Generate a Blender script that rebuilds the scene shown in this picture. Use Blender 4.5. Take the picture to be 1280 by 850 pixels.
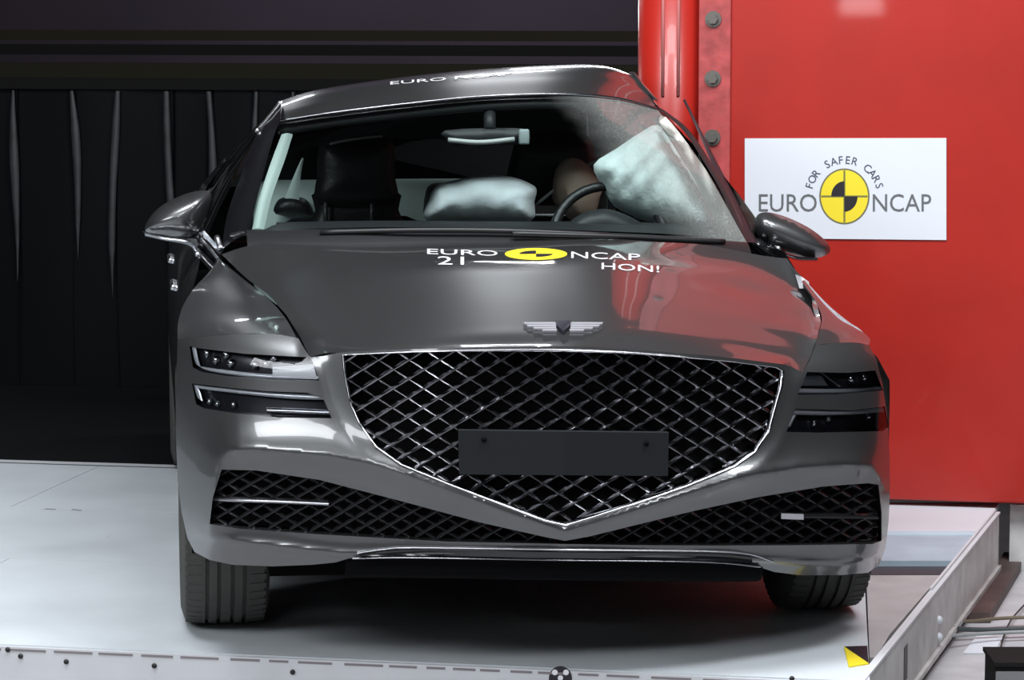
import bpy, bmesh, math, random
from math import sin, cos, pi, radians, atan, sqrt, exp, hypot
from mathutils import Vector, Matrix
from mathutils.geometry import delaunay_2d_cdt
from mathutils.bvhtree import BVHTree

random.seed(7)
for o in list(bpy.data.objects):
    bpy.data.objects.remove(o, do_unlink=True)
C = bpy.context.scene
COL = C.collection

# ------------------------------------------------------------------ camera
FPX, CAMZ = 3750.0, 1.77
PITCH = atan(420.0 / FPX)
cam_d = bpy.data.cameras.new('camera')
cam = bpy.data.objects.new('camera', cam_d)
COL.objects.link(cam)
cam.location = (0, 0, CAMZ)
cam.rotation_euler = (pi / 2 - PITCH, 0, 0)
cam_d.sensor_fit = 'HORIZONTAL'
cam_d.sensor_width = 36.0
cam_d.lens = 36.0 * FPX / 1280.0
cam_d.clip_end = 200
C.camera = cam

# ------------------------------------------------------------------ world, lights, exposure
C.view_settings.view_transform = 'Standard'
C.view_settings.look = 'None'
C.view_settings.gamma = 1.0
C.view_settings.use_curve_mapping = False
C.view_settings.exposure = 0.12
w = bpy.data.worlds.new('hall_air')
C.world = w
w.use_nodes = True
w.node_tree.nodes['Background'].inputs[0].default_value = (0.55, 0.6, 0.7, 1)
w.node_tree.nodes['Background'].inputs[1].default_value = 0.012


def area(name, loc, target, sx, sy, power, col=(0.93, 0.96, 1.0), spread=180):
    d = bpy.data.lights.new(name, 'AREA')
    d.shape = 'RECTANGLE'
    d.size, d.size_y = sx, sy
    d.energy = power
    d.color = col
    d.spread = radians(spread)
    o = bpy.data.objects.new(name, d)
    COL.objects.link(o)
    o.location = loc
    v = Vector(target) - Vector(loc)
    o.rotation_euler = v.to_track_quat('-Z', 'Y').to_euler()
    return o


area('key_lamp', (-1.6, 3.2, 4.1), (-0.4, 8.5, 0.4), 1.5, 1.1, 45)
area('key_lamp', (2.4, 3.0, 4.7), (0.9, 8.8, 0.3), 1.6, 1.0, 70)
area('ceiling_lamp', (0.5, 7.9, 5.3), (0.5, 8.4, 0), 1.9, 0.9, 120)
area('ceiling_lamp', (-1.7, 7.0, 5.4), (-1.2, 8.4, 0), 2.4, 1.2, 215)
area('ceiling_lamp', (2.3, 6.7, 5.4), (1.4, 8.8, 0), 2.0, 1.2, 200)
area('side_lamp', (-4.4, 4.9, 3.3), (-0.7, 8.2, 0.6), 2.6, 1.6, 125)
area('front_lamp', (-1.75, 0.8, 2.75), (0.2, 9.5, 0.9), 0.8, 0.6, 14)
area('stand_lamp', (-1.62, 0.1, 1.85), (0.6, 10.2, 1.3), 0.3, 0.3, 10)
area('flood_lamp', (-0.05, 12.4, 2.46), (0.05, 8.9, 1.0), 0.50, 0.035, 5)
area('flood_lamp', (-1.15, 13.0, 2.05), (-0.6, 9.9, 1.4), 0.22, 0.08, 2.5)
area('flood_lamp', (0.42, 13.6, 2.05), (0.2, 10.2, 1.5), 0.9, 0.16, 18)
area('wall_lamp', (0.1, 15.8, 3.0), (0.3, 17.5, 2.0), 1.2, 0.3, 90, (0.75, 0.62, 0.85))
area('wall_lamp', (-1.5, 15.8, 3.0), (-1.5, 17.5, 2.05), 0.5, 0.3, 36, (0.75, 0.66, 0.9))

# ------------------------------------------------------------------ geometry helpers


def ray(px, py):
    u, v = (px - 640) / FPX, -(py - 425) / FPX
    c, s = cos(PITCH), sin(PITCH)
    return Vector((u, c + v * s, -s + v * c))


CAMP = Vector((0, 0, CAMZ))


class Frame:
    """A thing's own axes; pt() gives the own-axes point seen at a picture point at own depth y."""
    def __init__(self, loc, yaw):
        self.M = Matrix.Translation(loc) @ Matrix.Rotation(radians(yaw), 4, 'Z')
        self.I = self.M.inverted()
        self.o = self.I @ CAMP
        self.R = self.I.to_3x3()

    def d(self, px, py):
        return self.R @ ray(px, py)

    def pt(self, px, py, y):
        d = self.d(px, py)
        return self.o + d * ((y - self.o.y) / d.y)

    def ptz(self, px, py, z):
        d = self.d(px, py)
        return self.o + d * ((z - self.o.z) / d.z)


CAR = Frame((0.134, 7.75, 0), 7.0)
L = CAR.pt
BAR = Frame((0.62, 10.665, 0), -10.9)      # impact block: own x along its face, y into it
LAB = Frame((-0.332, 7.988, 0), -11.1)     # platform: own x along its front edge, y back


def P(px, py, Y):
    d = ray(px, py)
    return CAMP + d * (Y / d.y)


def G(px, py, z=0.0):
    d = ray(px, py)
    return CAMP + d * ((z - CAMZ) / d.z)


def newobj(name, verts, faces, mat=None, parent=None, smooth=True, edges=()):
    me = bpy.data.meshes.new(name)
    me.from_pydata([tuple(v) for v in verts], list(edges), faces)
    me.validate()
    if mat:
        me.materials.append(mat)
    if smooth and len(me.polygons):
        me.polygons.foreach_set('use_smooth', [True] * len(me.polygons))
    me.update()
    o = bpy.data.objects.new(name, me)
    COL.objects.link(o)
    if parent:
        o.parent = parent
    return o


def empty(name, frame=None, loc=(0, 0, 0)):
    o = bpy.data.objects.new(name, None)
    COL.objects.link(o)
    if frame:
        o.matrix_world = frame.M.copy()
    else:
        o.location = loc
    o.empty_display_size = 0.2
    return o


def tag(o, label=None, cat=None, group=None, kind=None):
    if label:
        o['label'] = label
    if cat:
        o['category'] = cat
    if group:
        o['group'] = group
    if kind:
        o['kind'] = kind
    return o


class MB:
    def __init__(self):
        self.v, self.f = [], []

    def add(self, v, f):
        n = len(self.v)
        self.v += [Vector(a) for a in v]
        self.f += [[i + n for i in q] for q in f]
        return self

    def box(self, c, s, rot=None, bev=0.0):
        bm = bmesh.new()
        bmesh.ops.create_cube(bm, size=1)
        for q in bm.verts:
            q.co = Vector((q.co.x * s[0], q.co.y * s[1], q.co.z * s[2]))
        if bev:
            bmesh.ops.bevel(bm, geom=bm.edges[:], offset=bev, segments=2, affect='EDGES', profile=0.5)
        M = Matrix.Translation(c)
        if rot is not None:
            M = M @ rot
        bm.verts.index_update()
        self.add([M @ q.co for q in bm.verts], [[q.index for q in f.verts] for f in bm.faces])
        bm.free()
        return self

    def hexa(self, a, b):
        """prism between two equal loops a and b, capped"""
        n = len(a)
        f = [[i, (i + 1) % n, n + (i + 1) % n, n + i] for i in range(n)]
        f += [list(range(n))[::-1], list(range(n, 2 * n))]
        return self.add(list(a) + list(b), f)

    def tube(self, pts, r, n=8, cap=True):
        pts = [Vector(p) for p in pts]
        m = len(pts)
        rr = r if isinstance(r, (list, tuple)) else [r] * m
        v, f = [], []
        up = Vector((0, 0, 1))
        for i, p in enumerate(pts):
            t = (pts[min(i + 1, m - 1)] - pts[max(i - 1, 0)]).normalized()
            a = t.cross(up)
            if a.length < 1e-3:
                a = t.cross(Vector((1, 0, 0)))
            a.normalize()
            b = a.cross(t).normalized()
            for k in range(n):
                an = 2 * pi * k / n
                v.append(p + a * cos(an) * rr[i] + b * sin(an) * rr[i])
        for i in range(m - 1):
            for k in range(n):
                f.append([i * n + k, i * n + (k + 1) % n, (i + 1) * n + (k + 1) % n, (i + 1) * n + k])
        if cap:
            f += [list(range(n))[::-1], list(range((m - 1) * n, m * n))]
        return self.add(v, f)

    def cyl(self, a, b, r, n=24, r2=None):
        return self.tube([a, b], [r, r if r2 is None else r2], n)

    def ball(self, c, s, nu=16, nv=10, rot=None):
        v, f = [], []
        M = rot or Matrix.Identity(3)
        for i in range(nv + 1):
            th = pi * i / nv
            for k in range(nu):
                an = 2 * pi * k / nu
                v.append(Vector(c) + M @ Vector((sin(th) * cos(an) * s[0], sin(th) * sin(an) * s[1], cos(th) * s[2])))
        for i in range(nv):
            for k in range(nu):
                f.append([i * nu + k, (i + 1) * nu + k, (i + 1) * nu + (k + 1) % nu, i * nu + (k + 1) % nu])
        return self.add(v, f)

    def grid(self, rows):
        n = len(rows[0])
        f = [[i * n + k, i * n + k + 1, (i + 1) * n + k + 1, (i + 1) * n + k] for i in range(len(rows) - 1) for k in range(n - 1)]
        return self.add([p for r in rows for p in r], f)

    def build(self, name, mat=None, parent=None, smooth=True):
        return newobj(name, self.v, self.f, mat, parent, smooth)


def cr(pts, n):
    """n points of a Catmull-Rom curve through pts (Vectors or floats)"""
    m = len(pts) - 1
    out = []
    for i in range(n):
        t = m * i / (n - 1)
        k = min(int(t), m - 1)
        u = t - k
        p1, p2 = pts[k], pts[k + 1]
        p0 = pts[k - 1] if k > 0 else p1 * 2 - p2
        p3 = pts[k + 2] if k + 2 <= m else p2 * 2 - p1
        out.append(p1 * (2 * u ** 3 - 3 * u * u + 1) + p2 * (-2 * u ** 3 + 3 * u * u)
                   + (p2 - p0) * 0.5 * (u ** 3 - 2 * u * u + u) + (p3 - p1) * 0.5 * (u ** 3 - u * u))
    return out


def loft(rows, nu, nv):
    rr = [cr([Vector(p) for p in r], nu) for r in rows]
    cols = [cr([r[k] for r in rr], nv) for k in range(nu)]
    return [[cols[k][i] for k in range(nu)] for i in range(nv)]


def lin(pts, t):
    """value at parameter t of a list of (t, tuple)"""
    for (a, p), (b, q) in zip(pts, pts[1:]):
        if t <= b:
            u = (t - a) / (b - a)
            return tuple(x + (y - x) * u for x, y in zip(p, q))
    return pts[-1][1]


def dens(poly, h, closed=True):
    out = []
    n = len(poly)
    for i in range(n if closed else n - 1):
        a, b = Vector(poly[i]), Vector(poly[(i + 1) % n])
        k = max(1, int(round((b - a).length / h)))
        for j in range(k):
            out.append(a + (b - a) * (j / k))
    if not closed:
        out.append(Vector(poly[-1]))
    return out


def smooth_poly(poly, n=4, closed=True):
    """Catmull-Rom rounding of a 2D polygon"""
    p = [Vector(q) for q in poly]
    m = len(p)
    out = []
    for i in range(m):
        p0, p1, p2, p3 = p[i - 1], p[i], p[(i + 1) % m], p[(i + 2) % m]
        for j in range(n):
            u = j / n
            out.append(0.5 * ((2 * p1) + (p2 - p0) * u + (2 * p0 - 5 * p1 + 4 * p2 - p3) * u * u + (3 * p1 - p0 - 3 * p2 + p3) * u ** 3))
    return out


def inside(x, y, poly):
    c = False
    n = len(poly)
    j = n - 1
    for i in range(n):
        xi, yi = poly[i]
        xj, yj = poly[j]
        if (yi > y) != (yj > y) and x < (xj - xi) * (y - yi) / (yj - yi) + xi:
            c = not c
        j = i
    return c


def dseg(p, a, b):
    ab = b - a
    l2 = ab.length_squared
    t = 0 if l2 == 0 else max(0, min(1, (p - a).dot(ab) / l2))
    return (p - a - ab * t).length


def dpoly(p, poly, closed=True):
    n = len(poly)
    return min(dseg(p, poly[i], poly[(i + 1) % n]) for i in range(n if closed else n - 1))


def flat(outer, holes=(), creases=(), h=6.0, fill=True):
    """triangulate a 2D region with holes; returns verts, tris, dense outer loop, dense hole loops"""
    outer_d = dens(outer, h)
    holes_d = [dens(q, h) for q in holes]
    creases_d = [dens(q, h, False) for q in creases]
    V, E = [], []
    for lp in [outer_d] + holes_d:
        n0 = len(V)
        V += lp
        E += [(n0 + i, n0 + (i + 1) % len(lp)) for i in range(len(lp))]
    for lp in creases_d:
        n0 = len(V)
        V += lp
        E += [(n0 + i, n0 + i + 1) for i in range(len(lp) - 1)]
    if fill:
        xs = [p.x for p in outer_d]
        ys = [p.y for p in outer_d]
        bound = [p for lp in [outer_d] + holes_d + creases_d for p in lp]
        cell = {}
        for p in bound:
            cell.setdefault((int(p.x // h), int(p.y // h)), []).append(p)
        y, r = min(ys) + h * 0.5, 0
        while y < max(ys):
            x = min(xs) + (h * 0.5 if r % 2 else 0)
            while x < max(xs):
                q = Vector((x, y))
                ix, iy = int(x // h), int(y // h)
                near = any((q - b).length < 0.6 * h for dx in (-1, 0, 1) for dy in (-1, 0, 1) for b in cell.get((ix + dx, iy + dy), ()))
                if not near and inside(x, y, outer_d) and not any(inside(x, y, hd) for hd in holes_d):
                    V.append(q)
                x += h
            y += h * 0.866
            r += 1
    vo, eo, fo, _, _, _ = delaunay_2d_cdt(V, E, [], 0, 1e-5)
    tris = []
    for f in fo:
        cx = sum(vo[i].x for i in f) / 3
        cy = sum(vo[i].y for i in f) / 3
        if inside(cx, cy, outer_d) and not any(inside(cx, cy, hd) for hd in holes_d):
            tris.append(list(f)[::-1])
    return vo, tris, outer_d, holes_d


def rim(mb, loop3, off):
    n = len(loop3)
    b = [p + off for p in loop3]
    mb.add(loop3 + b, [[i, n + i, n + (i + 1) % n, (i + 1) % n] for i in range(n)])


def text2d(body, size=1.0):
    cu = bpy.data.curves.new('lettering', 'FONT')
    cu.body = body
    cu.size = size
    cu.resolution_u = 3
    o = bpy.data.objects.new('lettering', cu)
    COL.objects.link(o)
    dg = bpy.context.evaluated_depsgraph_get()
    me = o.evaluated_get(dg).to_mesh()
    v = [(p.co.x, p.co.y) for p in me.vertices]
    f = [list(p.vertices) for p in me.polygons]
    o.evaluated_get(dg).to_mesh_clear()
    bpy.data.objects.remove(o, do_unlink=True)
    return v, f


def textbox(body, x0, y0, x1, y1, skew=0.0):
    """lettering filling a picture rectangle (y0 top, y1 bottom), as 2D verts"""
    v, f = text2d(body)
    ax, bx = min(p[0] for p in v), max(p[0] for p in v)
    ay, by = min(p[1] for p in v), max(p[1] for p in v)
    out = []
    for p in v:
        s, t = (p[0] - ax) / (bx - ax), (p[1] - ay) / (by - ay)
        out.append((x0 + (x1 - x0) * s, y1 + (y0 - y1) * t + skew * s))
    return out, f


# ------------------------------------------------------------------ materials
def mat(name, col=(0.5, 0.5, 0.5), rough=0.5, metal=0.0, coat=0.0, spec=0.5, bump=0.0, bscale=40.0, vary=0.0, vscale=6.0, emit=None, sheen=0.0):
    m = bpy.data.materials.new(name)
    m.use_nodes = True
    nt = m.node_tree
    b = nt.nodes['Principled BSDF']
    b.inputs['Base Color'].default_value = (*col, 1)
    b.inputs['Roughness'].default_value = rough
    b.inputs['Metallic'].default_value = metal
    b.inputs['Coat Weight'].default_value = coat
    b.inputs['Coat Roughness'].default_value = 0.04
    b.inputs['Specular IOR Level'].default_value = spec
    b.inputs['Sheen Weight'].default_value = sheen
    if emit:
        b.inputs['Emission Color'].default_value = (*emit[0], 1)
        b.inputs['Emission Strength'].default_value = emit[1]
    tc = nt.nodes.new('ShaderNodeTexCoord')
    if vary:
        n = nt.nodes.new('ShaderNodeTexNoise')
        n.inputs['Scale'].default_value = vscale
        n.inputs['Detail'].default_value = 6
        nt.links.new(tc.outputs['Object'], n.inputs['Vector'])
        r = nt.nodes.new('ShaderNodeValToRGB')
        r.color_ramp.elements[0].position = 0.3
        r.color_ramp.elements[1].position = 0.7
        r.color_ramp.elements[0].color = (*[c * (1 - vary) for c in col], 1)
        r.color_ramp.elements[1].color = (*[min(1, c * (1 + vary * 0.6)) for c in col], 1)
        nt.links.new(n.outputs['Fac'], r.inputs['Fac'])
        nt.links.new(r.outputs['Color'], b.inputs['Base Color'])
    if bump:
        n = nt.nodes.new('ShaderNodeTexNoise')
        n.inputs['Scale'].default_value = bscale
        n.inputs['Detail'].default_value = 5
        nt.links.new(tc.outputs['Object'], n.inputs['Vector'])
        q = nt.nodes.new('ShaderNodeBump')
        q.inputs['Strength'].default_value = bump
        q.inputs['Distance'].default_value = 0.02
        nt.links.new(n.outputs['Fac'], q.inputs['Height'])
        nt.links.new(q.outputs['Normal'], b.inputs['Normal'])
    return m


def glass(name, tint, gloss=1.0, rough=0.0, ior=1.5):
    m = bpy.data.materials.new(name)
    m.use_nodes = True
    nt = m.node_tree
    nt.nodes.clear()
    out = nt.nodes.new('ShaderNodeOutputMaterial')
    tr = nt.nodes.new('ShaderNodeBsdfTransparent')
    tr.inputs[0].default_value = (*tint, 1)
    gl = nt.nodes.new('ShaderNodeBsdfGlossy')
    gl.inputs['Roughness'].default_value = rough
    fr = nt.nodes.new('ShaderNodeFresnel')
    fr.inputs[0].default_value = ior
    mx = nt.nodes.new('ShaderNodeMixShader')
    nt.links.new(fr.outputs[0], mx.inputs[0])
    nt.links.new(tr.outputs[0], mx.inputs[1])
    nt.links.new(gl.outputs[0], mx.inputs[2])
    nt.links.new(mx.outputs[0], out.inputs[0])
    return m


PAINT = mat('grey_metallic_paint', (0.138, 0.142, 0.144), 0.32, 0.8, 1.0)
DARKP = mat('black_gloss_trim', (0.012, 0.012, 0.014), 0.15, 0, 0.6)
PLAST = mat('black_plastic', (0.013, 0.013, 0.014), 0.45)
PLATE = mat('plate_mount_plastic', (0.012, 0.014, 0.016), 0.6, spec=0.25)
VOID = mat('dark_cavity', (0.004, 0.004, 0.0045), 0.9, spec=0.05)
CHROME = mat('chrome', (0.75, 0.75, 0.78), 0.12, 1.0)
DCHROME = mat('dark_chrome', (0.36, 0.36, 0.385), 0.2, 1.0)
SATIN = mat('satin_silver', (0.62, 0.63, 0.66), 0.3, 1.0)
LOWBAR = mat('dark_mesh_bar', (0.03, 0.03, 0.033), 0.3, 0.5)
RUBBER = mat('tyre_rubber', (0.06, 0.06, 0.055), 0.75, bump=0.15, bscale=60)
ALLOY = mat('alloy_rim', (0.3, 0.3, 0.32), 0.3, 1.0)
LENS = glass('clear_lens', (0.93, 0.95, 0.97))
GUIDE = mat('light_guide', (0.72, 0.74, 0.78), 0.25, 0.3)
LAMPBLK = mat('lamp_housing', (0.02, 0.02, 0.026), 0.25, 0.3)
AIRBAG = mat('airbag_fabric', (0.80, 0.93, 0.90), 0.8, bump=0.5, bscale=14, sheen=0.2)
SEATM = mat('black_leather', (0.012, 0.012, 0.013), 0.42, bump=0.1, bscale=70)
DASH = mat('dash_vinyl', (0.018, 0.019, 0.021), 0.55)
TRIM = mat('pale_trim', (0.52, 0.62, 0.58), 0.7)
TAN = mat('dummy_skin', (0.42, 0.31, 0.24), 0.6)
DSHIRT = mat('dummy_shirt', (0.05, 0.055, 0.06), 0.85)
WHITEP = mat('white_print', (0.8, 0.8, 0.82), 0.4)
YELP = mat('yellow_print', (0.85, 0.68, 0.03), 0.45)
BLKP = mat('black_print', (0.015, 0.013, 0.018), 0.5)
GREYP = mat('grey_print', (0.13, 0.135, 0.14), 0.5)
SIGNW = mat('white_board', (0.70, 0.73, 0.78), 0.45)
STEEL = mat('bolt_steel', (0.16, 0.15, 0.135), 0.5, 0.6)
REDP = mat('red_gloss_paint', (0.40, 0.017, 0.010), 0.36, 0, 0.15, bump=0.02, bscale=24, vary=0.10, vscale=3)
REDF = mat('red_worn_paint', (0.44, 0.07, 0.07), 0.42, 0, 0.2, bump=0.1, bscale=30, vary=0.3, vscale=18)
DECK = mat('white_deck_paint', (0.64, 0.685, 0.715), 0.42, bump=0.05, bscale=20, vary=0.10, vscale=2.2)
DECKF = mat('white_edge_paint', (0.62, 0.63, 0.655), 0.5, vary=0.06, vscale=5)
GREYF = mat('grey_floor_paint', (0.42, 0.40, 0.40), 0.6, vary=0.15, vscale=7)
BEAMM = mat('beam_paint', (0.55, 0.54, 0.53), 0.5, vary=0.22, vscale=9)
STEELP = mat('blue_steel_plate', (0.42, 0.52, 0.60), 0.5, 0.0, vary=0.15, vscale=5)
RUST = mat('brown_rail', (0.09, 0.06, 0.055), 0.6, vary=0.3, vscale=10)
PVC = mat('black_pvc', (0.0045, 0.0055, 0.006), 0.4, spec=0.05)
GLINT = mat('pvc_edge_glint', (0.030, 0.034, 0.035), 0.5, vary=0.5, vscale=9)  # paler tone paints the light caught by the strip edges
DARKW = mat('dark_wall_paint', (0.016, 0.014, 0.016), 0.95, vary=0.2, spec=0.1, vscale=0.8)
BEAMD = mat('dark_beam', (0.008, 0.008, 0.008), 0.95, spec=0.1)
CONC = mat('hall_concrete', (0.33, 0.33, 0.34), 0.7, vary=0.2, vscale=3)
SIDEG = glass('dark_side_glass', (0.7, 0.76, 0.75))


def windshield_mat():
    m = bpy.data.materials.new('cracked_windshield_glass')
    m.use_nodes = True
    nt = m.node_tree
    nt.nodes.clear()
    N = nt.nodes.new
    lk = nt.links.new
    out = N('ShaderNodeOutputMaterial')
    tr = N('ShaderNodeBsdfTransparent')
    tr.inputs[0].default_value = (0.86, 0.93, 0.92, 1)
    gl = N('ShaderNodeBsdfGlossy')
    gl.inputs['Roughness'].default_value = 0.02
    fr = N('ShaderNodeFresnel')
    fr.inputs[0].default_value = 1.5
    mx = N('ShaderNodeMixShader')
    lk(fr.outputs[0], mx.inputs[0]); lk(tr.outputs[0], mx.inputs[1]); lk(gl.outputs[0], mx.inputs[2])
    # shattered zone towards the struck pillar
    tc = N('ShaderNodeTexCoord')
    sep = N('ShaderNodeSeparateXYZ')
    lk(tc.outputs['Object'], sep.inputs[0])
    vo = N('ShaderNodeTexVoronoi')
    vo.feature = 'DISTANCE_TO_EDGE'
    vo.inputs['Scale'].default_value = 75
    lk(tc.outputs['Object'], vo.inputs['Vector'])
    cr_ = N('ShaderNodeMath'); cr_.operation = 'LESS_THAN'; cr_.inputs[1].default_value = 0.06
    lk(vo.outputs['Distance'], cr_.inputs[0])
    no = N('ShaderNodeTexNoise'); no.inputs['Scale'].default_value = 5; no.inputs['Detail'].default_value = 4
    lk(tc.outputs['Object'], no.inputs['Vector'])
    # mask = smoothstep(x + 0.22*z-ish + noise)
    a = N('ShaderNodeMath'); a.operation = 'MULTIPLY_ADD'; a.inputs[1].default_value = 0.72; a.inputs[2].default_value = -0.86
    lk(sep.outputs['Z'], a.inputs[0])
    b = N('ShaderNodeMath'); b.operation = 'ADD'
    lk(sep.outputs['X'], b.inputs[0]); lk(a.outputs[0], b.inputs[1])
    c = N('ShaderNodeMath'); c.operation = 'MULTIPLY_ADD'; c.inputs[1].default_value = 0.16
    lk(no.outputs['Fac'], c.inputs[0]); lk(b.outputs[0], c.inputs[2])
    mr = N('ShaderNodeMapRange'); mr.interpolation_type = 'SMOOTHSTEP'
    mr.inputs['From Min'].default_value = 0.48; mr.inputs['From Max'].default_value = 0.72
    mr.inputs['To Min'].default_value = 0.0; mr.inputs['To Max'].default_value = 1.0
    lk(c.outputs[0], mr.inputs['Value'])
    k = N('ShaderNodeMath'); k.operation = 'MULTIPLY_ADD'; k.inputs[1].default_value = 0.10; k.inputs[2].default_value = 0.20
    lk(cr_.outputs[0], k.inputs[0])
    mm = N('ShaderNodeMath'); mm.operation = 'MULTIPLY'
    lk(k.outputs[0], mm.inputs[0]); lk(mr.outputs[0], mm.inputs[1])
    df = N('ShaderNodeBsdfDiffuse'); df.inputs[0].default_value = (0.55, 0.58, 0.55, 1)
    m2 = N('ShaderNodeMixShader')
    lk(mm.outputs[0], m2.inputs[0]); lk(mx.outputs[0], m2.inputs[1]); lk(df.outputs[0], m2.inputs[2])
    lk(m2.outputs[0], out.inputs[0])
    return m


WSG = windshield_mat()

# ------------------------------------------------------------------ setting: platform, hall, curtain
def lab_box(name, x0, x1, y0, y1, z0, z1, m, parent=None, bev=0.0):
    return MB().box(((x0 + x1) / 2, (y0 + y1) / 2, (z0 + z1) / 2), (x1 - x0, y1 - y0, z1 - z0), bev=bev).build(name, m, parent, smooth=False)


hall_floor = MB().grid([[(-9, -3, -0.32), (9, -3, -0.32)], [(-9, 18, -0.32), (9, 18, -0.32)]]).build('floor', CONC)
tag(hall_floor, kind='structure')
wb = MB().box((0, 17.6, 3.4), (18, 0.2, 7.6)).build('wall_back', DARKW, smooth=False)
tag(wb, kind='structure')
cl = MB().box((0, 7.5, 7.2), (18, 18, 0.2)).build('ceiling', mat('dark_ceiling', (0.02, 0.02, 0.022), 0.9), smooth=False)
tag(cl, kind='structure')
wl = MB().box((-9, 7.5, 3.4), (0.2, 18, 7.6)).build('wall_left', DARKW, smooth=False)
tag(wl, kind='structure')
wr = MB().box((9, 7.5, 3.4), (0.2, 18, 7.6)).build('wall_right', DARKW, smooth=False)
tag(wr, kind='structure')

# the white platform the car stands on: plates with open joints
plat = empty('test_platform', LAB)
tag(plat, 'white painted test platform under the car, with screws along its front edge', 'platform')
yb = LAB.ptz(100, 580, 0).y
ys = [0.0, LAB.ptz(120, 702, 0).y, LAB.ptz(120, 637, 0).y, yb]
xr = LAB.ptz(1086, 815, 0).x
e0, e1 = LAB.ptz(1087, 846, 0), LAB.ptz(1080, 713, 0)
def xedge(y):
    return e0.x + (e1.x - e0.x) * (y - e0.y) / (e1.y - e0.y)
xr = xedge(0)
splits = [[-4.2, -1.55, None], [-4.2, -0.62, None], [-4.2, -1.9, None]]
def slab(name, x0, y0, y1, z0, z1, m, xa=None, xb=None):
    lo = [Vector((x0, y0, z0)), Vector((xedge(y0) if xa is None else xa, y0, z0)), Vector((xedge(y1) if xb is None else xb, y1, z0)), Vector((x0, y1, z0))]
    return MB().hexa(lo, [Vector((p.x, p.y, z1)) for p in lo]).build(name, m, plat, smooth=False)
for r in range(3):
    for a, b in zip(splits[r], splits[r][1:]):
        bb = None if b is None else b - 0.0015
        slab('deck_plate', a + 0.0015, ys[r] + 0.0015, ys[r + 1] - 0.0015, -0.02, 0, DECK, bb, bb)
slab('deck_base', -4.2, 0.012, yb, -0.31, -0.021, DECKF)
slab('front_fascia', -4.2, -0.012, 0.0, -0.31, -0.004, DECKF)
slab('rear_deck', -5.6, yb + 0.06, yb + 2.7, -0.31, -0.004, mat('black_deck', (0.006, 0.007, 0.008), 0.55, spec=0.2), 0.3, 0.3)
# worn dark tape along the front edge
x = -4.0
tp = MB()
while x < xr - 0.05:
    ln = random.uniform(0.05, 0.12)
    tp.box((x + ln / 2, -0.0125, -0.012), (ln, 0.002, 0.006))
    x += ln + random.uniform(0.01, 0.035)
t = tp.build('edge_tape', mat('worn_grey_tape', (0.22, 0.2, 0.21), 0.7), plat, smooth=False)
for px, py in ((26, 820), (83, 827), (193, 832), (10, 812), (366, 840), (990, 848)):
    q = LAB.pt(px, py, -0.012)
    MB().cyl(q, q + Vector((0, -0.004, 0)), 0.007, 12).build('screw', PLAST, plat)
# dark border strip behind the platform
MB().box((-1.2, yb + 0.03, -0.016), (6.2, 0.05, 0.03)).build('rear_border', DECKF, plat, smooth=False)
MB().box((-1.2, yb - 0.03, 0.001), (6.0, 0.012, 0.002)).build('rear_seam', mat('seam_grey', (0.07, 0.09, 0.09), 0.7), plat, smooth=False)
# scuff marks
sm = mat('scuff_grey', (0.3, 0.33, 0.34), 0.6)
for (a, b, wd) in (((133, 672), (140, 669), 0.02), ((56, 636), (70, 636.5), 0.018), ((90, 636.5), (102, 638), 0.02)):
    p, q = LAB.ptz(*a, 0.0012), LAB.ptz(*b, 0.0012)
    n = Vector((0, 1, 0)) * wd / 2
    MB().add([p - n, q - n, q + n, p + n], [[0, 1, 2, 3]]).build('scuff_mark', sm, plat, smooth=False)


def flat_lab(name, pts, m, parent, y=-0.0135):
    v = [LAB.pt(px, py, y) for px, py in pts]
    return MB().add(v, [list(range(len(v)))]).build(name, m, parent, smooth=False)


# black and white round target stuck on the platform front
tg = empty('round_target', LAB)
tag(tg, 'round black target sticker with white spots on the white platform front edge', 'target sticker')
cxt, cyt, rx_, ry_ = 700.5, 848, 14.5, 15.5
flat_lab('disc', [(cxt + rx_ * cos(a * pi / 16), cyt + ry_ * sin(a * pi / 16)) for a in range(32)], BLKP, tg, -0.0130)
for (dx, dy, r) in ((-7, -7.5, 3.6), (7, -7.5, 3.6), (0, -0.5, 3.4), (-7, 7, 3.6), (7, 7, 3.6)):
    flat_lab('spot', [(cxt + dx + r * cos(a * pi / 8), cyt + dy + r * sin(a * pi / 8)) for a in range(16)], WHITEP, tg, -0.0136)
# yellow and black corner marker lying at the end of the platform
mk = empty('corner_marker', LAB)
tag(mk, 'small yellow and black triangle marker at the right end of the platform edge', 'marker')
for nm, pts, m in (('yellow_triangle', [(1055, 808), (1086, 829), (1061, 833)], YELP), ('black_triangle', [(1055, 808), (1084, 807), (1086, 829)], BLKP)):
    top = [LAB.ptz(px, py, 0.004) for px, py in pts]
    bot = [p - Vector((0, 0, 0.0035)) for p in top]
    MB().hexa(bot, top).build(nm, m, mk, smooth=False)

# grey side strip, steel plate and the beam along the right side of the platform
def zpoly(name, pts, z0, z1, m, parent):
    top = [G(px, py, z1) for px, py in pts]
    bot = [Vector((p.x, p.y, z0)) for p in top]
    return MB().hexa(bot, top).build(name, m, parent, smooth=False)


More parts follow.
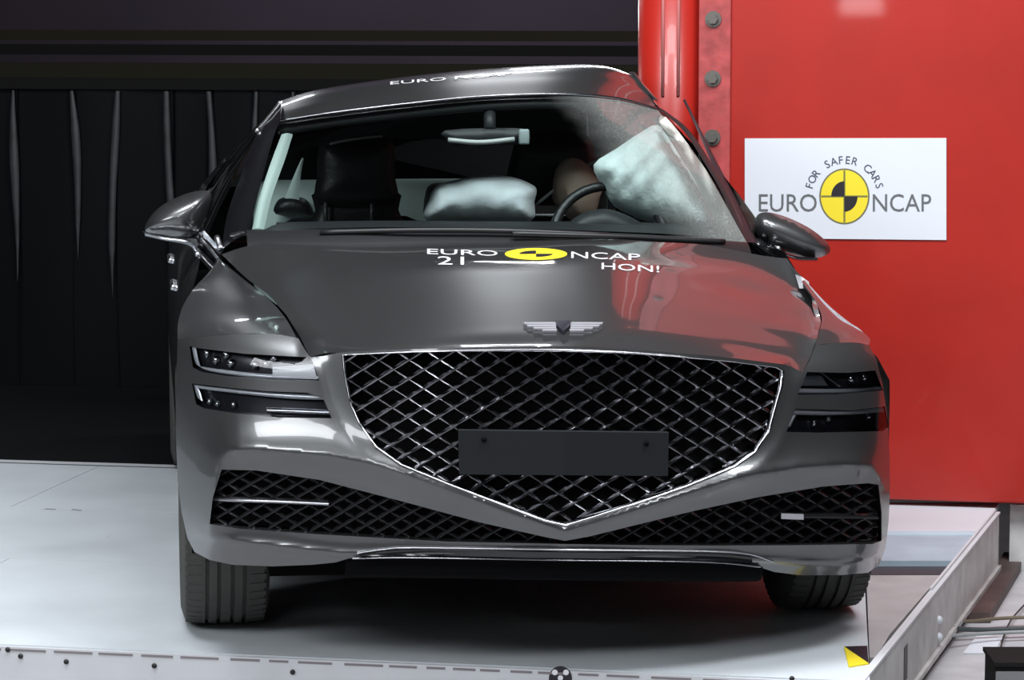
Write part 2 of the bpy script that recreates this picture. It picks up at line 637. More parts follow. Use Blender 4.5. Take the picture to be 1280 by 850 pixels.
side = empty('side_walkway')
tag(side, 'grey side strip with sunken blue steel plate between platform and beam', 'walkway')
zpoly('white_panel', [(1080, 664), (1077, 628), (1250, 628), (1221, 664)], -0.30, -0.001, SIGNW, side)
zpoly('steel_plate', [(1082, 701), (1081, 665), (1220, 665), (1192, 701)], -0.30, -0.012, STEELP, side)
zpoly('dark_step', [(1083, 718), (1083, 702), (1191, 702), (1178, 718)], -0.30, -0.03, mat('step_dark_grey', (0.05, 0.05, 0.06), 0.7), side)  # dark front face of the step down to the grey strip
zpoly('grey_strip', [(1087, 822), (1083, 719), (1176, 719), (1112, 793), (1095, 822)], -0.30, -0.028, GREYF, side)

beam = empty('side_beam')
tag(beam, 'weathered white steel beam running along the right side of the platform', 'beam')
A, B_ = G(1092, 836, 0), G(1249, 641, 0)
dr = (B_ - A).normalized()
nr = Vector((dr.y, -dr.x, 0))
def bpt(s, across, z):
    return A + dr * s + nr * across + Vector((0, 0, z))
LB = (B_ - A).length
def bbox(name, s0, s1, a0, a1, z0, z1, m):
    return MB().hexa([bpt(s0, a0, z0), bpt(s1, a0, z0), bpt(s1, a1, z0), bpt(s0, a1, z0)],
                     [bpt(s0, a0, z1), bpt(s1, a0, z1), bpt(s1, a1, z1), bpt(s0, a1, z1)]).build(name, m, beam, smooth=False)
bbox('web', -0.2, LB, -0.014, 0.0, -0.185, -0.004, BEAMM)
bbox('top_flange', -0.2, LB, -0.018, 0.004, -0.004, 0.004, DECKF)
bbox('flange_rail', 1.1, LB, -0.018, -0.010, 0.004, 0.012, DECKF)
bbox('bottom_flange', -0.2, LB, -0.014, 0.012, -0.20, -0.185, BEAMM)
for px, py in ((1173, 775), (1173, 796)):
    q = bpt(1.0, 0, 0)
    # on the outer web face
    d = ray(px, py)
    tt = (bpt(0, 0, 0) - CAMP).dot(nr) / d.dot(nr)
    q = CAMP + d * tt
    MB().ball(q, (0.014, 0.014, 0.014), 14, 8).build('cap_bolt', SIGNW, beam)
d = ray(1132, 815); q = CAMP + d * ((bpt(0, 0, 0) - CAMP).dot(nr) / d.dot(nr))
sq = (q - A).dot(dr)
bbox('slot', sq - 0.03, sq + 0.03, -0.01, 0.0015, -0.15, -0.05, PLAST)

# lower hall floor on the right: brown rail, pale strips, cables, sheet and equipment box
ZL = -0.30
rail = empty('floor_rail'); tag(rail, 'brown steel floor rail running back beside the white side beam', 'rail')
zpoly('rail_bar', [(1209, 766), (1255, 690), (1284, 690), (1238, 766)], -0.32, -0.20, RUST, rail)
stp = empty('floor_strip'); tag(stp, 'pale grey floor channel to the right of the brown rail', 'channel')
zpoly('strip', [(1150, 856), (1215, 764), (1238, 764), (1290, 686), (1380, 686), (1330, 856)], -0.32, -0.235, mat('pale_floor', (0.5, 0.5, 0.52), 0.55, vary=0.15, vscale=9), stp)
for i, (y0, y1, r) in enumerate(((776, 771, 0.006), (783, 785, 0.008), (791, 789, 0.006))):
    pts = [G(1192 - i * 4, y0 + i * 2, -0.19), G(1215, (y0 + y1) / 2 + 3, -0.20), G(1250, y1 + 2, -0.205), G(1300, y1, -0.205)]
    c_ = MB().tube(cr(pts, 16), r, 8).build('cable', mat('cable_' + str(i), ((0.16, 0.13, 0.09), (0.05, 0.06, 0.06), (0.3, 0.32, 0.32))[i], 0.5))
    tag(c_, ('brown cable, uppermost of the three leaving the beam bolts', 'thick black cable between two thinner ones beside the beam', 'light grey cable, lowest of the three leaving the beam bolts')[i], 'cable')
c_ = MB().tube(cr([G(1284, 752, -0.22), G(1262, 778, -0.22), G(1250, 812, -0.22), G(1246, 830, -0.22)], 14), 0.003, 6).build('thin_wire', PLAST)
tag(c_, 'thin black wire crossing the three cables on the lower floor', 'wire')
sh = zpoly('white_sheet', [(1204, 816), (1222, 793), (1253, 797), (1243, 816)], -0.234, -0.231, SIGNW, None)
tag(sh, 'small white sheet lying on the lower floor below the cables', 'sheet')
eb = empty('equipment_box'); tag(eb, 'dark equipment box at the bottom right corner of the picture', 'box')
p0 = G(1231, 815, -0.12)
MB().box((p0.x + 0.25, p0.y - 0.10, -0.21), (0.5, 0.2, 0.19), bev=0.006).build('case', mat('dark_case', (0.015, 0.015, 0.015), 0.8, spec=0.1), eb, smooth=False)
MB().box((p0.x + 0.25, p0.y - 0.204, -0.15), (0.5, 0.008, 0.035)).build('grey_band', mat('grey_band', (0.22, 0.22, 0.23), 0.5), eb, smooth=False)
MB().box((p0.x + 0.25, p0.y - 0.10, -0.112), (0.51, 0.215, 0.012)).build('lid', bpy.data.materials['dark_case'], eb, smooth=False)

# curtain of black plastic strips with a dark rail above it
cur = empty('strip_curtain', LAB)
tag(cur, 'black plastic strip curtain hanging behind the platform', 'curtain')
yc = yb + 2.3
z_top = LAB.pt(150, 108, yc).z
seams = [LAB.pt(px, 300, yc).x for px in (-80, -28, 25, 95, 150, 215, 265, 322)]
step = 0.19
while seams[-1] < 1.6:
    seams.append(seams[-1] + step)
s0 = seams[0]
while s0 > -5.2:
    s0 -= step
    seams.insert(0, s0)
for i, (a, b) in enumerate(zip(seams, seams[1:])):
    wdt = b - a
    rows = []
    sway = random.uniform(-0.012, 0.012)
    curl = random.uniform(0.018, 0.034)
    for j in range(15):
        tz = j / 14
        zz = z_top - tz * (z_top + 0.002)
        row = []
        for k in range(15):
            tx = k / 14
            # strip edges overlap and curl towards the room
            e = max(0, (tx - 0.86) / 0.14)
            xx = a + wdt * (tx * 1.10 - 0.02) + sway * sin(tz * 2.2) + 0.006 * sin(tz * 5 + i)
            yy = yc - curl * (e ** 2) * (1 - 0.55 * tz) + 0.006 * sin(tx * 3 + i * 1.7 + tz * 2) + 0.016 * (tx - 0.5)
            row.append((xx, yy, zz))
        rows.append(row)
    st_ = MB().grid(rows).build('curtain_strip', PVC, cur)
    # added pale roll, fold highlight put into its colour, slightly crooked
    glint, ln = [], random.uniform(0.55, 0.8)
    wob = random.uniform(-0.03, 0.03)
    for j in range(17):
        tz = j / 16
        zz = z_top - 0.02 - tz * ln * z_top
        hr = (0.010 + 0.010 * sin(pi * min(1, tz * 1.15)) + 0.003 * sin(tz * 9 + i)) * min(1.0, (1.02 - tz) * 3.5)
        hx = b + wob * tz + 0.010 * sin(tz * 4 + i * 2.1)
        glint.append([(hx + hr * cos(q_ * pi / 6), yc - 0.030 - hr * 0.6 * sin(q_ * pi / 6), zz) for q_ in range(7)])
    MB().grid(glint).build('edge_glint', GLINT, st_)
MB().box((-1.8, yc + 0.02, z_top + 0.012), (7.2, 0.09, 0.05)).build('curtain_rail', BEAMD, cur, smooth=False)

tr1 = MB().box((-2.2, yc + 0.35, LAB.pt(150, 90, yc + 0.35).z), (9.0, 0.12, 0.085)).build('ceiling_beam', mat('olive_beam', (0.016, 0.015, 0.010), 0.95, spec=0.1), smooth=False)
tr1.matrix_world = LAB.M
tag(tr1, 'dark olive crossbeam just above the strip curtain', 'beam')
tr2 = MB().box((-2.2, yc + 0.9, LAB.pt(150, 62, yc + 0.9).z), (9.0, 0.12, 0.05)).build('ceiling_beam', BEAMD, smooth=False)
tr2.matrix_world = LAB.M
tag(tr2, 'thin black crossbeam higher up behind the strip curtain', 'beam')
tr3 = MB().box((-2.2, yc + 1.2, LAB.pt(150, 44, yc + 1.2).z), (9.0, 0.12, 0.05)).build('ceiling_beam', mat('brown_beam', (0.02, 0.017, 0.011), 0.95, spec=0.1), smooth=False)
tr3.matrix_world = LAB.M
tag(tr3, 'brownish crossbeam near the top left of the picture', 'beam')

# ------------------------------------------------------------------ impact barrier: pole, bolted flange, block
REDL = mat('pale_red_seam', (0.6, 0.2, 0.19), 0.35)
bar = empty('impact_barrier', BAR)
tag(bar, 'glossy red impact block with a vertical pole and bolted flange, behind the car', 'barrier')
xe = BAR.pt(911, 100, 0).x
xf0, xf1 = BAR.pt(873, 100, -0.012).x, BAR.pt(911, 100, -0.012).x
xp0, xp1 = BAR.pt(793, 60, 0).x, BAR.pt(875, 60, 0).x
HB = 2.15
MB().box(((xe + 2.6) / 2, 0.26, HB / 2 + 0.01), (2.6 - xe, 0.52, HB - 0.02), bev=0.008).build('block', REDP, bar, smooth=False)
MB().box(((xf0 + xf1) / 2 + 0.003, 0.10, HB / 2 + 0.01), (xf1 - xf0 + 0.006, 0.224, HB - 0.02), bev=0.004).build('flange_plate', REDF, bar, smooth=False)
rp = (xp1 - xp0) / 2
MB().cyl(((xp0 + xp1) / 2, 0.10, 0.012), ((xp0 + xp1) / 2, 0.10, HB), rp, 48).build('pole', REDP, bar)
for px in (829, 848):
    xx = BAR.pt(px, 60, -0.01).x
    yy = 0.10 - sqrt(max(0, rp * rp - (xx - (xp0 + xp1) / 2) ** 2))
    MB().tube([(xx, yy - 0.001, BAR.pt(px, 120, yy).z), (xx, yy - 0.001, HB)], 0.006, 8).build('weld_seam', REDL, bar)
MB().box(((BAR.pt(1262, 640, 0).x + 2.6) / 2, 0.27, -0.155), (2.6 - BAR.pt(1262, 640, 0).x, 0.40, 0.32)).build('base', BEAMM, bar, smooth=False)
zb = [BAR.pt(891, y, -0.014).z for y in (24, 96, 172)]
pitch = (zb[0] - zb[2]) / 2
xb = BAR.pt(891, 100, -0.014).x
zz = zb[2] - pitch * 5
while zz < HB - 0.1:
    bo = MB()
    bo.cyl((xb, -0.012, zz), (xb, -0.018, zz), 0.029, 20)
    bo.cyl((xb, -0.018, zz), (xb, -0.034, zz), 0.018, 6)
    bo.build('bolt', STEEL, bar, smooth=False)
    zz += pitch

sign = empty('safety_sign', BAR)
tag(sign, 'white printed board with yellow and black disc on the red block', 'sign')
q = [BAR.pt(*p, -0.004) for p in ((931, 173), (1183, 172.5), (1183, 300), (931, 297.5))]
MB().hexa([p + Vector((0, 0.003, 0)) for p in q], [p + Vector((0, -0.002, 0)) for p in q]).build('board', SIGNW, sign, smooth=False)


def bar_flat(name, pts, m, y, faces=None):
    v = [BAR.pt(px, py, y) for px, py in pts]
    return MB().add(v, faces or [list(range(len(v)))]).build(name, m, sign, smooth=False)


dc = (1055.5, 245.5)
def ell(rx, ry, a0=0, a1=360, n=40, c=dc):
    return [(c[0] + rx * cos(radians(a0 + (a1 - a0) * i / n)), c[1] + ry * sin(radians(a0 + (a1 - a0) * i / n))) for i in range(n + 1)]
bar_flat('disc_border', ell(31.5, 35)[:-1], mat('olive_print', (0.16, 0.15, 0.08), 0.5), -0.0066)
bar_flat('yellow_disc', ell(29.5, 33)[:-1], YELP, -0.0070)
bar_flat('disc_cross', [(1054.3, 213), (1056.7, 213), (1056.7, 278), (1054.3, 278)], mat('olive_line', (0.2, 0.19, 0.05), 0.5), -0.0074)
bar_flat('disc_cross', [(1026.5, 244.3), (1084.5, 244.3), (1084.5, 246.7), (1026.5, 246.7)], bpy.data.materials['olive_line'], -0.0074)
bar_flat('black_quadrant', [dc] + ell(16.5, 19, 180, 270, 12), BLKP, -0.0078)
bar_flat('black_quadrant', [dc] + ell(16.5, 19, 0, 90, 12), BLKP, -0.0078)
for wd, x0, x1 in (('EURO', 948.5, 1021), ('NCAP', 1091, 1164)):
    v, f = textbox(wd, x0, 242.5, x1, 264.5)
    bar_flat('lettering', v, GREYP, -0.0074, f)
arc = 'FOR SAFER CARS'
arcs = []
for i, chh in enumerate(arc):
    if chh == ' ':
        continue
    ang = radians(-164 + 148 * (i + 0.1) / (len(arc) - 0.8))
    v, f = text2d(chh)
    mx_ = (min(p[0] for p in v) + max(p[0] for p in v)) / 2
    sc = 14.0
    px0, py0 = dc[0] + 45.5 * cos(ang), dc[1] + 45.5 * sin(ang)
    up = Vector((cos(ang), sin(ang)))
    rt = Vector((-sin(ang), cos(ang)))
    av = []
    for p in v:
        w_ = rt * ((p[0] - mx_) * sc * 0.95) + up * ((p[1] - 0.33) * sc)
        av.append((px0 + w_.x, py0 + w_.y))
    arcs.append((av, f))
slate = mat('slate_print', (0.06, 0.07, 0.11), 0.5)
for v, f in arcs:
    bar_flat('letter', v, slate, -0.0074, f)

# ------------------------------------------------------------------ the car
car = empty('car', CAR)
tag(car, 'dark grey metallic saloon car crashed sideways against the red pole, airbags out', 'car')
W = 1.0
C1 = [(262, 655), (266, 625), (270, 595), (276, 573), (287, 562), (318, 561), (365, 565), (412, 569), (459, 579), (505, 592), (560, 612), (640, 642), (706, 664), (780, 642), (860, 617), (920, 598), (1000, 584), (1060, 580), (1090, 583), (1103, 600), (1106, 640), (1106, 670)]
C2L = [(399, 455), (404, 475), (412, 505), (424, 530), (443, 555), (467, 575), (505, 592)]
C2R = [(1002, 470), (998, 490), (988, 525), (973, 558), (950, 582), (920, 598)]
C3 = [(250, 668), (300, 678), (400, 690), (440, 693), (520, 692), (700, 694), (900, 700), (970, 702), (1040, 705), (1100, 695)]
VC1, VC2L, VC2R, VC3 = ([Vector(p) for p in q] for q in (C1, C2L, C2R, C3))
GRILLE = [(427, 443.5), (500, 440), (560, 438), (640, 436.5), (703, 436.5), (780, 439.5), (850, 445), (920, 452), (972, 459), (980, 463), (978, 482), (971, 507), (962, 540), (945, 565), (920, 583), (860, 608), (800, 629), (735, 650), (707, 658), (680, 652), (620, 629), (560, 606), (500, 581), (468, 558), (448, 530), (437, 505), (430, 470)]
VGR = [Vector(p) for p in GRILLE]
INTAKE = [(277, 587), (320, 588), (400, 600), (500, 626), (600, 653), (680, 671), (706, 676), (735, 671), (800, 655), (870, 638), (950, 621), (1030, 608), (1085, 604), (1098, 606), (1102, 640), (1102, 676), (1090, 680), (1000, 681.5), (900, 682), (800, 681.5), (700, 680), (560, 677), (400, 668), (300, 661), (262, 655), (266, 622)]
LL1 = [(237, 432.5), (246, 435), (304, 442), (383, 446.5), (391, 452), (399, 476), (340, 475), (282, 470), (252, 465), (241, 459)]
LL2 = [(240, 479.5), (289, 485), (334, 489), (384, 491), (404, 498), (414.5, 523), (349, 522), (289, 516), (255, 510.5), (245, 505)]
LR1 = [(1009, 465), (1060, 466), (1094, 463), (1104, 488), (1050, 493), (997, 493.5)]
LR2 = [(994, 511), (1065, 513), (1106, 508), (1111, 533), (1104, 539), (1022, 541), (983, 540)]


def F(x, z, p):
    u = min(1.0, abs(x) / W)
    y = 0.34 * u ** 2.2 + 0.14 * u ** 12
    if z > 0.58:
        y += 0.3 * (z - 0.58) ** 2
    if z < 0.42:
        y += 1.6 * (0.42 - z) ** 2
    ze = z + 0.04 * x
    if ze > 0.775 and u > 0.6:
        y += 6.5 * (ze - 0.775) ** 2 * min(1.0, (u - 0.6) / 0.08)
    k = 1.0 - 0.75 * max(0.0, min(1.0, (u - 0.84) / 0.12))
    y -= k * 0.058 * exp(-sqrt(dpoly(p, VC1, False) ** 2 + 9) / 30)
    y -= k * 0.008 * exp(-sqrt(min(dpoly(p, VC2L, False), dpoly(p, VC2R, False)) ** 2 + 9) / 12)
    y -= k * 0.02 * exp(-dpoly(p, VC3, False) / 10)
    return y


def Fp(px, py):
    """point of the bumper skin seen at a picture point"""
    p = Vector((px, py))
    lo, hi = -0.2, 0.60
    for _ in range(22):
        m = (lo + hi) / 2
        q = L(px, py, m)
        if m < F(q.x, q.z, p):
            lo = m
        else:
            hi = m
    return L(px, py, hi)


BACK = Vector((0, 1, 0))
OUT = [(222, 424), (240, 421.5), (300, 417), (350, 418), (373, 423), (381, 437), (388, 446.5), (405, 445), (422, 441), (500, 437), (560, 435), (640, 433.5), (703, 433), (780, 436), (850, 441.5), (920, 448), (980, 455.5), (991, 459), (1003, 466), (1012, 450), (1019, 432), (1040, 429), (1062, 428), (1086, 431),
       (1096, 450), (1103, 480), (1109, 520), (1112, 570), (1112.5, 610), (1111, 650), (1107, 685), (1099, 706), (1085, 716), (1050, 719), (1000, 719), (968, 715), (940, 706), (925, 704), (820, 702), (700, 700), (600, 698.5), (520, 697.5), (455, 696.5), (436, 698), (420, 703), (390, 706), (340, 708), (290, 706), (262, 700), (243, 690), (234, 672), (227, 640), (222, 600), (220, 550), (219.5, 500), (221, 460)]
holes = [GRILLE, INTAKE, LL1, LL2, LR1, LR2]
hs = [h if h in (GRILLE, INTAKE) else h for h in holes]
vo, tris, od, hd = flat(OUT, hs, [C1[3:-3], C2L[1:-1], C2R[1:-1]], 4.5)
mb = MB()
v3 = [Fp(p.x, p.y) for p in vo]
mb.add(v3, tris)
for lp in hd:
    rim(mb, [Fp(p.x, p.y) for p in lp], BACK * 0.05)
bumper = mb.build('front_bumper', PAINT, car)

# skin under the bumper edge, going back
low = [Fp(*p) for p in OUT[31:52]]
MB().grid([low, [p + Vector((0, 0.25, -0.02)) for p in low]]).build('bumper_underside', PLAST, car)


def backing(poly, off, name, m, h=14.0, parent=None, grow=0):
    vo, tris, od, _ = flat(poly, (), (), h)
    return MB().add([Fp(p.x, p.y) + BACK * off for p in vo], tris).build(name, m, parent or car)


def clip_line(p0, p1, poly, step=1.0):
    """inside pieces of a picture segment"""
    n = int((Vector(p1) - Vector(p0)).length / step)
    out, cur_ = [], []
    for i in range(n + 1):
        q = Vector(p0).lerp(Vector(p1), i / n)
        if inside(q.x, q.y, poly):
            cur_.append(q)
        else:
            if len(cur_) > 3:
                out.append((cur_[0], cur_[-1]))
            cur_ = []
    if len(cur_) > 3:
        out.append((cur_[0], cur_[-1]))
    return out


def skin_bar(a, b, half, depth, off, nseg, facet=0.0, period=None):
    """a bar of ridge section following the bumper skin between two picture points"""
    mbq = MB()
    d = (b - a).normalized()
    nrm = Vector((-d.y, d.x))
    sec = []
    for i in range(nseg + 1):
        q = a.lerp(b, i / nseg)
        c = Fp(q.x, q.y) + BACK * off
        s = Fp(q.x + nrm.x * 2, q.y + nrm.y * 2) + BACK * off
        side_ = (s - c)
        side_.y = 0
        side_.normalize()
        hh = half * (1 + facet * (1 if i % 2 else -1))
        sec.append([c - side_ * hh + BACK * depth, c - side_ * hh * 0.25, c + side_ * hh * 0.25, c + side_ * hh + BACK * depth])
    mbq.grid(sec)
    return mbq


# main grille: dark back, crossing chrome bars
grille = backing(GRILLE, 0.075, 'grille', VOID)
CXG = 706
def lattice(poly, parent, name, m, sx, sy, x0, y0, half, depth, off, cx, twist=0.0, facet=0.25):
    xs = [p[0] for p in poly]; ys_ = [p[1] for p in poly]
    lx, hx, ly, hy = min(xs), max(xs), min(ys_), max(ys_)
    slope = sy / sx
    for sgn in (1, -1):
        n = int((hx - lx) / (2 * sx)) + int((hy - ly) / sy) + 3
        for i in range(-n, n):
            c = x0 + i * 2 * sx
            # the line through (c, y0) with slope sgn*sy/sx in the picture
            pa = (c - 900, y0 - sgn * slope * 900 - 900 * twist)
            pb = (c + 900, y0 + sgn * slope * 900 + 900 * twist)
            for a, b in clip_line(pa, pb, poly):
                nseg = max(2, int(round(abs(b.x - a.x) / (sx * 0.5))))
                skin_bar(a, b, half, depth, off + (0.004 if sgn > 0 else 0.0), nseg, facet).build(name, m, parent, smooth=False)
lattice(GRILLE, grille, 'grille_bar', DCHROME, 19.3, 12.0, 706, 452, 0.0062, 0.010, 0.030, CXG, 0.012)
# bright frame round the grille
gf = MB()
gl_ = dens(GRILLE, 8)
cen = Vector((706, 530))
ring = []
for p in gl_:
    a = Fp(p.x, p.y)
    pin = p + (cen - p).normalized() * 3.0
    b = Fp(pin.x, pin.y)
    ring.append([a + BACK * 0.004, a - BACK * 0.004, b - BACK * 0.001, b + BACK * 0.03])
ring.append(ring[0])
gf.grid(ring).build('grille_frame', CHROME, car)

# number plate mount
PM = [(574, 538), (836, 541), (835, 595), (575, 593)]
pa = [Fp(*p) for p in PM]
ymin = min(p.y for p in pa) - 0.012
fr_ = [L(px, py, ymin + 0.02 * abs((px - 705) / 131) ** 2) for px, py in PM]
mid = [L(705, 539.5, ymin - 0.004), L(705, 594, ymin - 0.004)]
loop = [fr_[0], mid[0], fr_[1], fr_[2], mid[1], fr_[3]]
pmount = MB()
pmount.add(loop + [p + BACK * 0.025 for p in loop], [[0, 5, 4, 1], [1, 4, 3, 2]] + [[i, (i + 1) % 6, 6 + (i + 1) % 6, 6 + i] for i in range(6)])
pm = pmount.build('plate_mount', PLATE, car, smooth=False)
for px, py in ((605, 550), (706, 569), (808, 555)):
    q = L(px, py, ymin + 0.02 * abs((px - 705) / 131) ** 2 - 0.003)
    MB().cyl(q, q + BACK * 0.004, 0.007, 12).build('mount_hole', VOID, pm)

# lower intake
intake = backing(INTAKE, 0.075, 'lower_intake', VOID)
lattice(INTAKE, intake, 'intake_bar', LOWBAR, 14.5, 8.6, 706, 668, 0.0055, 0.008, 0.030, CXG, 0.0, 0.2)
for pts, m in (([(262, 625), (300, 626.5), (360, 628.5), (411, 631)], SATIN), ([(977, 645.5), (1006, 646.5), (1050, 647), (1100, 648)], LOWBAR)):
    rows = []
    for px, py in pts:
        rows.append([Fp(px, py - 3.6) + BACK * 0.03, Fp(px, py - 1.0) + BACK * 0.012, Fp(px, py + 2.2) + BACK * 0.014, Fp(px, py + 4) + BACK * 0.03])
    MB().grid(loft(rows, 8, 12)).build('intake_blade', m, intake)
bt = [Fp(px, py) for px, py in ((977, 642), (1005, 643), (1005, 650), (977, 649))]
MB().hexa([p + BACK * 0.02 for p in bt], [p + BACK * 0.004 for p in bt]).build('blade_tip', SATIN, intake, smooth=False)

# bright strip and lip along the bottom
st = []
for px, y0, y1 in ((446, 689, 692), (480, 684, 687.5), (520, 682, 685.5), (700, 684.5, 688), (880, 686.5, 690), (935, 690, 693.5), (966, 700, 703)):
    st.append([Fp(px, y0) - BACK * 0.002, Fp(px, (y0 + y1) / 2) - BACK * 0.012, Fp(px, y1) - BACK * 0.006])
MB().grid(loft(st, 6, 40)).build('bumper_trim', SATIN, car)
st = []
for px, y0, y1 in ((448, 692.5, 695), (520, 687, 694), (700, 690, 697), (880, 692, 700), (940, 696, 703)):
    st.append([Fp(px, y0) - BACK * 0.004, Fp(px, y0 * 0.5 + y1 * 0.5) - BACK * 0.001, Fp(px, y1) - BACK * 0.006])
MB().grid(loft(st, 6, 40)).build('splitter_panel', DARKP, car)
st = []
for px, y0, y1 in ((440, 696, 699), (520, 695, 698), (700, 698, 701), (880, 700.5, 703.5), (950, 706, 710)):
    st.append([Fp(px, y0) - BACK * 0.006, Fp(px, (y0 + y1) / 2) - BACK * 0.016, Fp(px, y1) - BACK * 0.004])
MB().grid(loft(st, 6, 40)).build('splitter_lip', DCHROME, car)
st = []
for px, y0 in ((432, 698), (520, 698), (700, 701), (880, 704), (955, 712)):
    a = Fp(px, min(y0, 703))
    st.append([a + BACK * 0.01, a + Vector((0, 0.03, -0.05)), a + Vector((0, 0.12, -0.075))])
MB().grid(loft(st, 8, 40)).build('chin_spoiler', VOID, car)

# headlights
def strip_on_skin(top, bot, off, name, m, parent, n=24):
    rows = []
    for a, b in zip(top, bot):
        m_ = ((a[0] + b[0]) / 2, (a[1] + b[1]) / 2)
        rows.append([Fp(*a) + BACK * off, Fp(*m_) + BACK * (off - 0.006), Fp(*b) + BACK * off])
    return MB().grid(loft(rows, 5, n)).build(name, m, parent)


def lamp(poly, name):
    h = backing(poly, 0.04, name, LAMPBLK, 8.0)
    backing(poly, 0.003, 'lens', LENS, 8.0, h)
    return h


def modules(h, pts, r=0.012):
    for px, py in pts:
        c = Fp(px, py) + BACK * 0.032
        q = MB()
        q.cyl(c + BACK * 0.006, c - BACK * 0.004, r, 14)
        q.ball(c - BACK * 0.004, (r * 0.75, r * 0.5, r * 0.75), 12, 6)
        q.build('lamp_module', CHROME, h)


h1 = lamp(LL1, 'headlight')
strip_on_skin([(239, 433), (244, 453), (252, 459), (290, 464.5), (340, 469), (398, 470)], [(245, 435), (249, 453), (256, 463), (290, 469.5), (340, 474.5), (398, 475.5)], 0.02, 'light_guide', GUIDE, h1)
strip_on_skin([(341, 459.5), (365, 458), (392, 456)], [(341, 473), (365, 474), (397, 475)], 0.016, 'light_guide', mat('white_reflector', (0.88, 0.88, 0.9), 0.3), h1, 10)
modules(h1, ((260, 443.5), (284, 445.5), (271, 452), (290, 456), (320, 458), (334, 457), (344, 450)))
h2 = lamp(LL2, 'headlight')
strip_on_skin([(241, 481), (255, 483.5), (289, 487), (334, 491), (370, 493), (404, 495)], [(246, 486), (260, 488.5), (289, 492), (334, 497), (370, 500), (406, 501)], 0.02, 'light_guide', GUIDE, h2)
strip_on_skin([(241, 481), (244, 490), (247, 498)], [(247, 484), (250, 490), (254, 503)], 0.018, 'light_guide', GUIDE, h2, 8)
strip_on_skin([(334, 511), (370, 512), (411, 514)], [(334, 518), (370, 519.5), (413, 521)], 0.028, 'reflector', DCHROME, h2, 10)
modules(h2, ((263, 504), (273, 507), (293, 508)), 0.009)
h3 = lamp(LR1, 'headlight')
strip_on_skin([(1000, 486.5), (1040, 487), (1080, 486), (1103, 483)], [(998, 492.5), (1040, 492.5), (1080, 491), (1104, 488)], 0.014, 'light_guide', GUIDE, h3)
strip_on_skin([(1027, 467), (1038, 476), (1048, 484)], [(1032, 467), (1045, 477), (1056, 486)], 0.02, 'reflector', DCHROME, h3, 8)
strip_on_skin([(1008, 468), (1018, 468), (1027, 468)], [(1003, 484), (1020, 484), (1038, 484)], 0.03, 'reflector', mat('lamp_grey', (0.2, 0.22, 0.24), 0.3, 0.6), h3, 8)
modules(h3, ((1066, 476), (1082, 474)), 0.014)
h4 = lamp(LR2, 'headlight')
strip_on_skin([(995, 512.5), (1030, 514), (1066, 514), (1105, 510)], [(992, 519), (1030, 520), (1066, 519), (1107, 516)], 0.014, 'light_guide', GUIDE, h4)
strip_on_skin([(992, 519), (988, 527), (985, 532)], [(997, 520), (993, 527), (989, 535)], 0.014, 'light_guide', GUIDE, h4, 8)
modules(h4, ((1038, 526), (1087, 523), (1020, 531)), 0.010)

# hood: side bands and centre, as one sheet
SH_L = [(0, (388, 446.5, .0)), (.15, (375, 421, .46)), (.35, (358, 394, .64)), (.6, (337, 370, .86)), (.85, (305, 345, 1.14)), (1, (277, 318, 1.42))]
CR_L = [(0, (422, 441, .0)), (.06, (418, 434, .22)), (.15, (412, 425, .31)), (.35, (397, 401, .52)), (.6, (376, 370, .78)), (.85, (350, 333, 1.12)), (1, (328, 304, 1.37))]
CR_R = [(0, (980, 455.5, .0)), (.06, (983, 449, .22)), (.15, (988, 438, .29)), (.35, (994, 412, .46)), (.6, (998, 385, .70)), (.85, (998, 357, .94)), (1, (984, 321, 1.08))]
SH_R = [(0, (1003, 466, .0)), (.15, (1013, 446, .27)), (.35, (1021, 424, .35)), (.6, (1026, 402, .50)), (.85, (1020, 376, .72)), (1, (1003, 346, .95))]
def on_edge(pts, s):
    px, py, y = lin(pts, s)
    if s == 0:
        return Fp(px, py)
    if s < pts[1][0]:
        y0 = Fp(*pts[0][1][:2]).y
        y = y0 + (pts[1][1][2] - y0) * (s / pts[1][0])
    return L(px, py, y)


def zc(y):
    T = [(-.1, (.85,)), (.03, (.878,)), (.09, (.894,)), (.2, (.914,)), (.45, (.958,)), (.75, (1.007,)), (.95, (1.036,)), (1.1, (1.053,)), (1.3, (1.068,)), (1.6, (1.1,))]
    return lin(T, y)[0]


SS = [0, .03, .08, .15, .25, .35, .48, .6, .72, .85, 1]
rows = []
for s in SS:
    a, b, c, d = on_edge(SH_L, s), on_edge(CR_L, s), on_edge(CR_R, s), on_edge(SH_R, s)
    row = [a, a.lerp(b, 0.5) + Vector((0, 0, 0.004)), b]
    y0 = Fp(703, 433).y
    yc_ = y0 + (1.30 - y0) * s
    for t in (-.75, -.5, -.25, 0, .25, .5, .75):
        if s == 0:
            pxe = 422 + (980 - 422) * (t + 1) / 2
            # front edge outline
            for (p, q) in zip(OUT[8:17], OUT[9:17]):
                if p[0] <= pxe <= q[0]:
                    pye = p[1] + (q[1] - p[1]) * (pxe - p[0]) / (q[0] - p[0])
            row.append(Fp(pxe, pye))
            continue
        k = abs(t) ** 2
        e = b if t < 0 else c
        x = (b.x + c.x) / 2 + (c.x - b.x) / 2 * t
        y = yc_ + (e.y - yc_) * k
        z = zc(yc_) + (e.z - zc(yc_)) * k
        if s > 0.03 and s < 0.95 and t != 0:
            z += 0.006 * (1 - abs(t))
        row.append(Vector((x, y, z)))
    row += [c, c.lerp(d, 0.5) + Vector((0, 0, -0.006)), d]
    rows.append(row)
